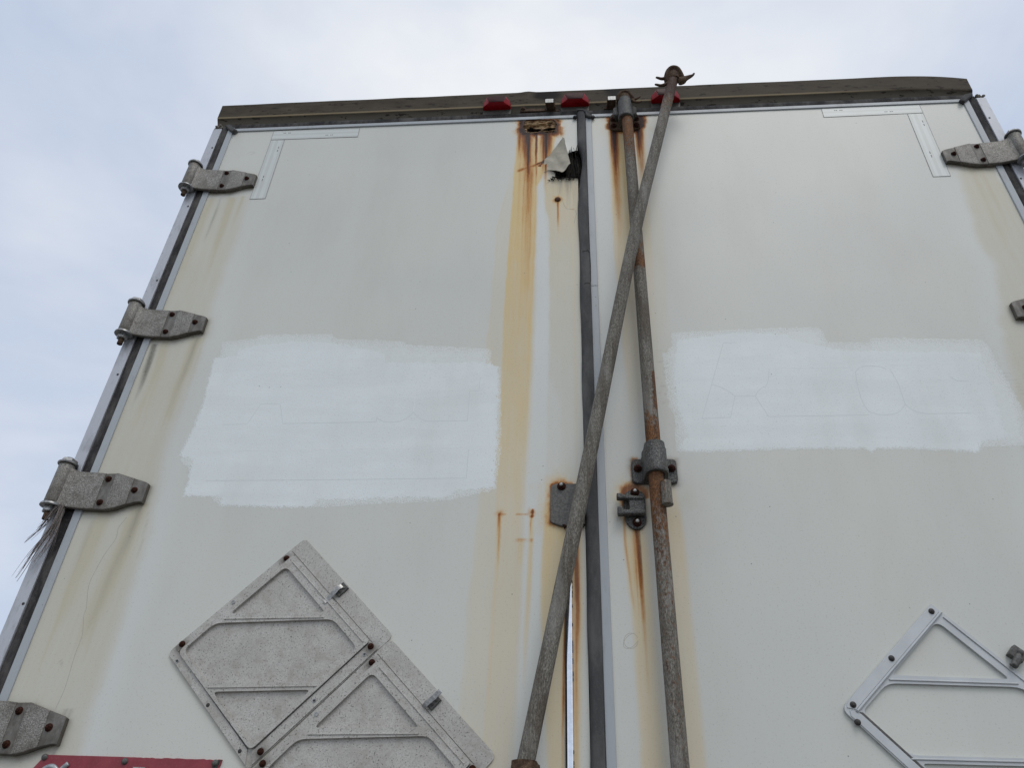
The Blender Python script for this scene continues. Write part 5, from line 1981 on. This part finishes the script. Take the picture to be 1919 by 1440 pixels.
m.prism(CD(rounded([to_cd(.7800, 2.1225), to_cd(.7905, 2.1145), to_cd(.7745, 2.0965), to_cd(.7640, 2.1045)], .002, 2)), -.021, -.010, .003)
for x, z in ((.7920, 2.1285), (.7855, 2.1200)):
    m.rivet(x, z, -.0118, .0062, .006)
fuse(m.build('clip_lever', M['rivet'], ph3, off=off3))

# ------------------------------------------------------------------ red sign plate at the lower left
SX = [(-1.0737, 1.9075), (-.7203, 1.9075), (-.7400, 1.792), (-1.1500, 1.792)]
sg = empty('sign_plate', (-.93, 0, 1.85), TR)
o4 = (-.93, 0, 1.85)
m = MB()
pts = []
for i in range(60):
    t = i / 59
    pts.append((SX[0][0] + (SX[1][0] - SX[0][0]) * t, SX[0][1] + (random.uniform(-.0012, .0003) if t > .45 else 0)))
m.prism(pts + SX[2:], -.0045, -.0006, .0006)
m.build('plate', M['sign'], sg, off=o4, sharp=40)
m = MB()
m.prism([(-.7330, 1.9064), (-.7218, 1.9066), (-.7262, 1.8905), (-.7345, 1.8880), (-.7370, 1.9000)], -.0052, -.0044, .0003)
m.build('bare_corner', M['darkrivet'], sg, off=o4)
for x, z in ((-1.0732, 1.9030), (-.9103, 1.8995), (-.7320, 1.9010)):
    m = MB()
    m.rivet(x, z, -.0045, .0062, .005)
    m.build('rivet', M['rivet'], sg, off=o4)
m = MB()
arch = catmull([(-1.078, -.007, 1.840), (-1.076, -.007, 1.862), (-1.066, -.007, 1.880), (-1.052, -.007, 1.8865), (-1.040, -.007, 1.880), (-1.034, -.007, 1.866), (-1.034, -.007, 1.845)], 6)
m.tube(arch, .0058, 8, flat=.7)
m.tube(catmull([(-1.036, -.0072, 1.838), (-1.035, -.0072, 1.866), (-1.030, -.0072, 1.882), (-1.020, -.0072, 1.893)], 6), .0052, 8, flat=.7)
fuse(m.build('letter', M['letter'], sg, off=o4))
for x in (-.893, -.850):
    m = MB()
    m.prism([(x, 1.820), (x + .024, 1.820), (x + .027, 1.890), (x + .003, 1.890)] if x < -.88 else [(x, 1.82), (x + .02, 1.82), (x + .022, 1.878), (x + .002, 1.878)], -.009, -.004, .002)
    m.build('letter', M['letter'], sg, off=o4)

# ------------------------------------------------------------------ the loose rod (its own thing)
LR = empty('loose_locking_rod', (-.17, -.045, 1.74))
LR['label'] = "loose rusty locking rod slanting across both doors, its hooked cam above the roof"
LR['category'] = "metal rod"
lo = (-.17, -.045, 1.74)
ctrl = [(-.176, -.044, 1.74), (-.1415, -.045, 1.906), (-.0075, -.064, 2.56), (.1225, -.0815, 3.205), (.2100, -.083, 3.59), (.2885, -.085, 3.925)]
path = [tuple(v) for v in catmull(ctrl, 36)]
m, at = rod_mesh(path, .0164, wear_loose)
m.build('rod', M['rod'], LR, off=lo, attrs={'wear_a': at}, sharp=60)
m = MB()
yc = -.087
hx, hz = .2890, 3.925
m.tube(catmull([(hx - .0235, yc + .004, hz - .022), (hx - .0225, yc, hz + .006), (hx - .013, yc - .002, hz + .027), (hx + .001, yc - .002, hz + .034), (hx + .015, yc - .002, hz + .026), (hx + .024, yc, hz + .004), (hx + .030, yc + .002, hz - .016)], 5), [.0065 + .004 * math.sin(math.pi * i / 30) for i in range(31)], 10, flat=2.0)
m.lathe([(.0185, hz - .012), (.0205, hz + .004), (.0190, hz + .020), (.011, hz + .031), (.003, hz + .033)], (hx, yc + .002, 0), 'z', 18)
m.tube(catmull([(hx + .018, yc, hz - .018), (hx + .026, yc - .002, hz - .022), (hx + .036, yc - .003, hz - .012), (hx + .050, yc - .004, hz - .004), (hx + .060, yc - .004, hz + .003), (hx + .0665, yc - .004, hz + .014)], 5), [.013, .0135, .0135, .013, .0125, .012, .0115, .011, .010, .0095, .009, .0085, .008, .0072, .0068, .0064, .006, .0056, .005, .0046, .0042, .0040, .0038, .0036, .0034, .003][:26], 10)
for pts in ([(hx - .015, yc - .004, hz + .008), (hx - .028, yc - .004, hz - .006), (hx - .040, yc - .005, hz - .010), (hx - .052, yc - .006, hz - .005), (hx - .0575, yc - .006, hz - .002)],
            [(hx - .014, yc - .000, hz - .022), (hx - .030, yc - .002, hz - .038), (hx - .044, yc - .003, hz - .044), (hx - .057, yc - .004, hz - .040), (hx - .063, yc - .004, hz - .037)]):
    pp = catmull(pts, 5)
    m.tube(pp, [.0072 - .0042 * i / (len(pp) - 1) for i in range(len(pp))], 9)
fuse(m.build('cam', M['rustiron'], LR, off=lo))

# ------------------------------------------------------------------ frayed rope caught on the third hinge
rp = MB()
ro_ = (-1.258, -.020, 2.425)
locks = [([(-1.242, -.022, 2.430), (-1.256, -.024, 2.398), (-1.270, -.023, 2.368), (-1.291, -.022, 2.334)], 13, .0045),
         ([(-1.240, -.020, 2.432), (-1.240, -.024, 2.385), (-1.252, -.026, 2.330), (-1.268, -.024, 2.285), (-1.291, -.022, 2.236)], 16, .0050),
         ([(-1.238, -.016, 2.430), (-1.236, -.020, 2.372), (-1.242, -.020, 2.318), (-1.262, -.016, 2.276)], 9, .0050),
         ([(-1.237, -.014, 2.425), (-1.232, -.018, 2.380), (-1.234, -.016, 2.330), (-1.244, -.012, 2.302)], 6, .0050),
         ([(-1.243, -.022, 2.430), (-1.262, -.026, 2.396), (-1.279, -.024, 2.378)], 4, .006)]
for ctl, cnt, spr in locks:
    for k in range(cnt):
        stop = random.uniform(.55, 1.0)
        ph0, am = random.uniform(0, 6.3), random.uniform(.0012, .0042)
        base_ = catmull(ctl, 7)
        n_ = max(4, int(len(base_) * stop))
        dv = (random.gauss(0, spr), random.gauss(0, spr * .6))
        pp = []
        for i, v in enumerate(base_[:n_]):
            t_ = i / len(base_)
            pp.append((v.x + dv[0] * (.35 + .9 * t_ * t_) + am * math.sin(ph0 + 7 * t_), v.y + dv[1], v.z + am * math.cos(ph0 + 9 * t_)))
        r0 = random.choice([random.uniform(.0005, .0010)] * 3 + [random.uniform(.0014, .0022)])
        rp.tube(pp, [r0 * (1 - .75 * i / (len(pp) - 1)) for i in range(len(pp))], 5)
rope = rp.build('frayed_rope', M['rope'], off=ro_)
rope.location = ro_
rope['label'] = "frayed grey rope strands hanging from the third hinge on the left"
rope['category'] = "rope"
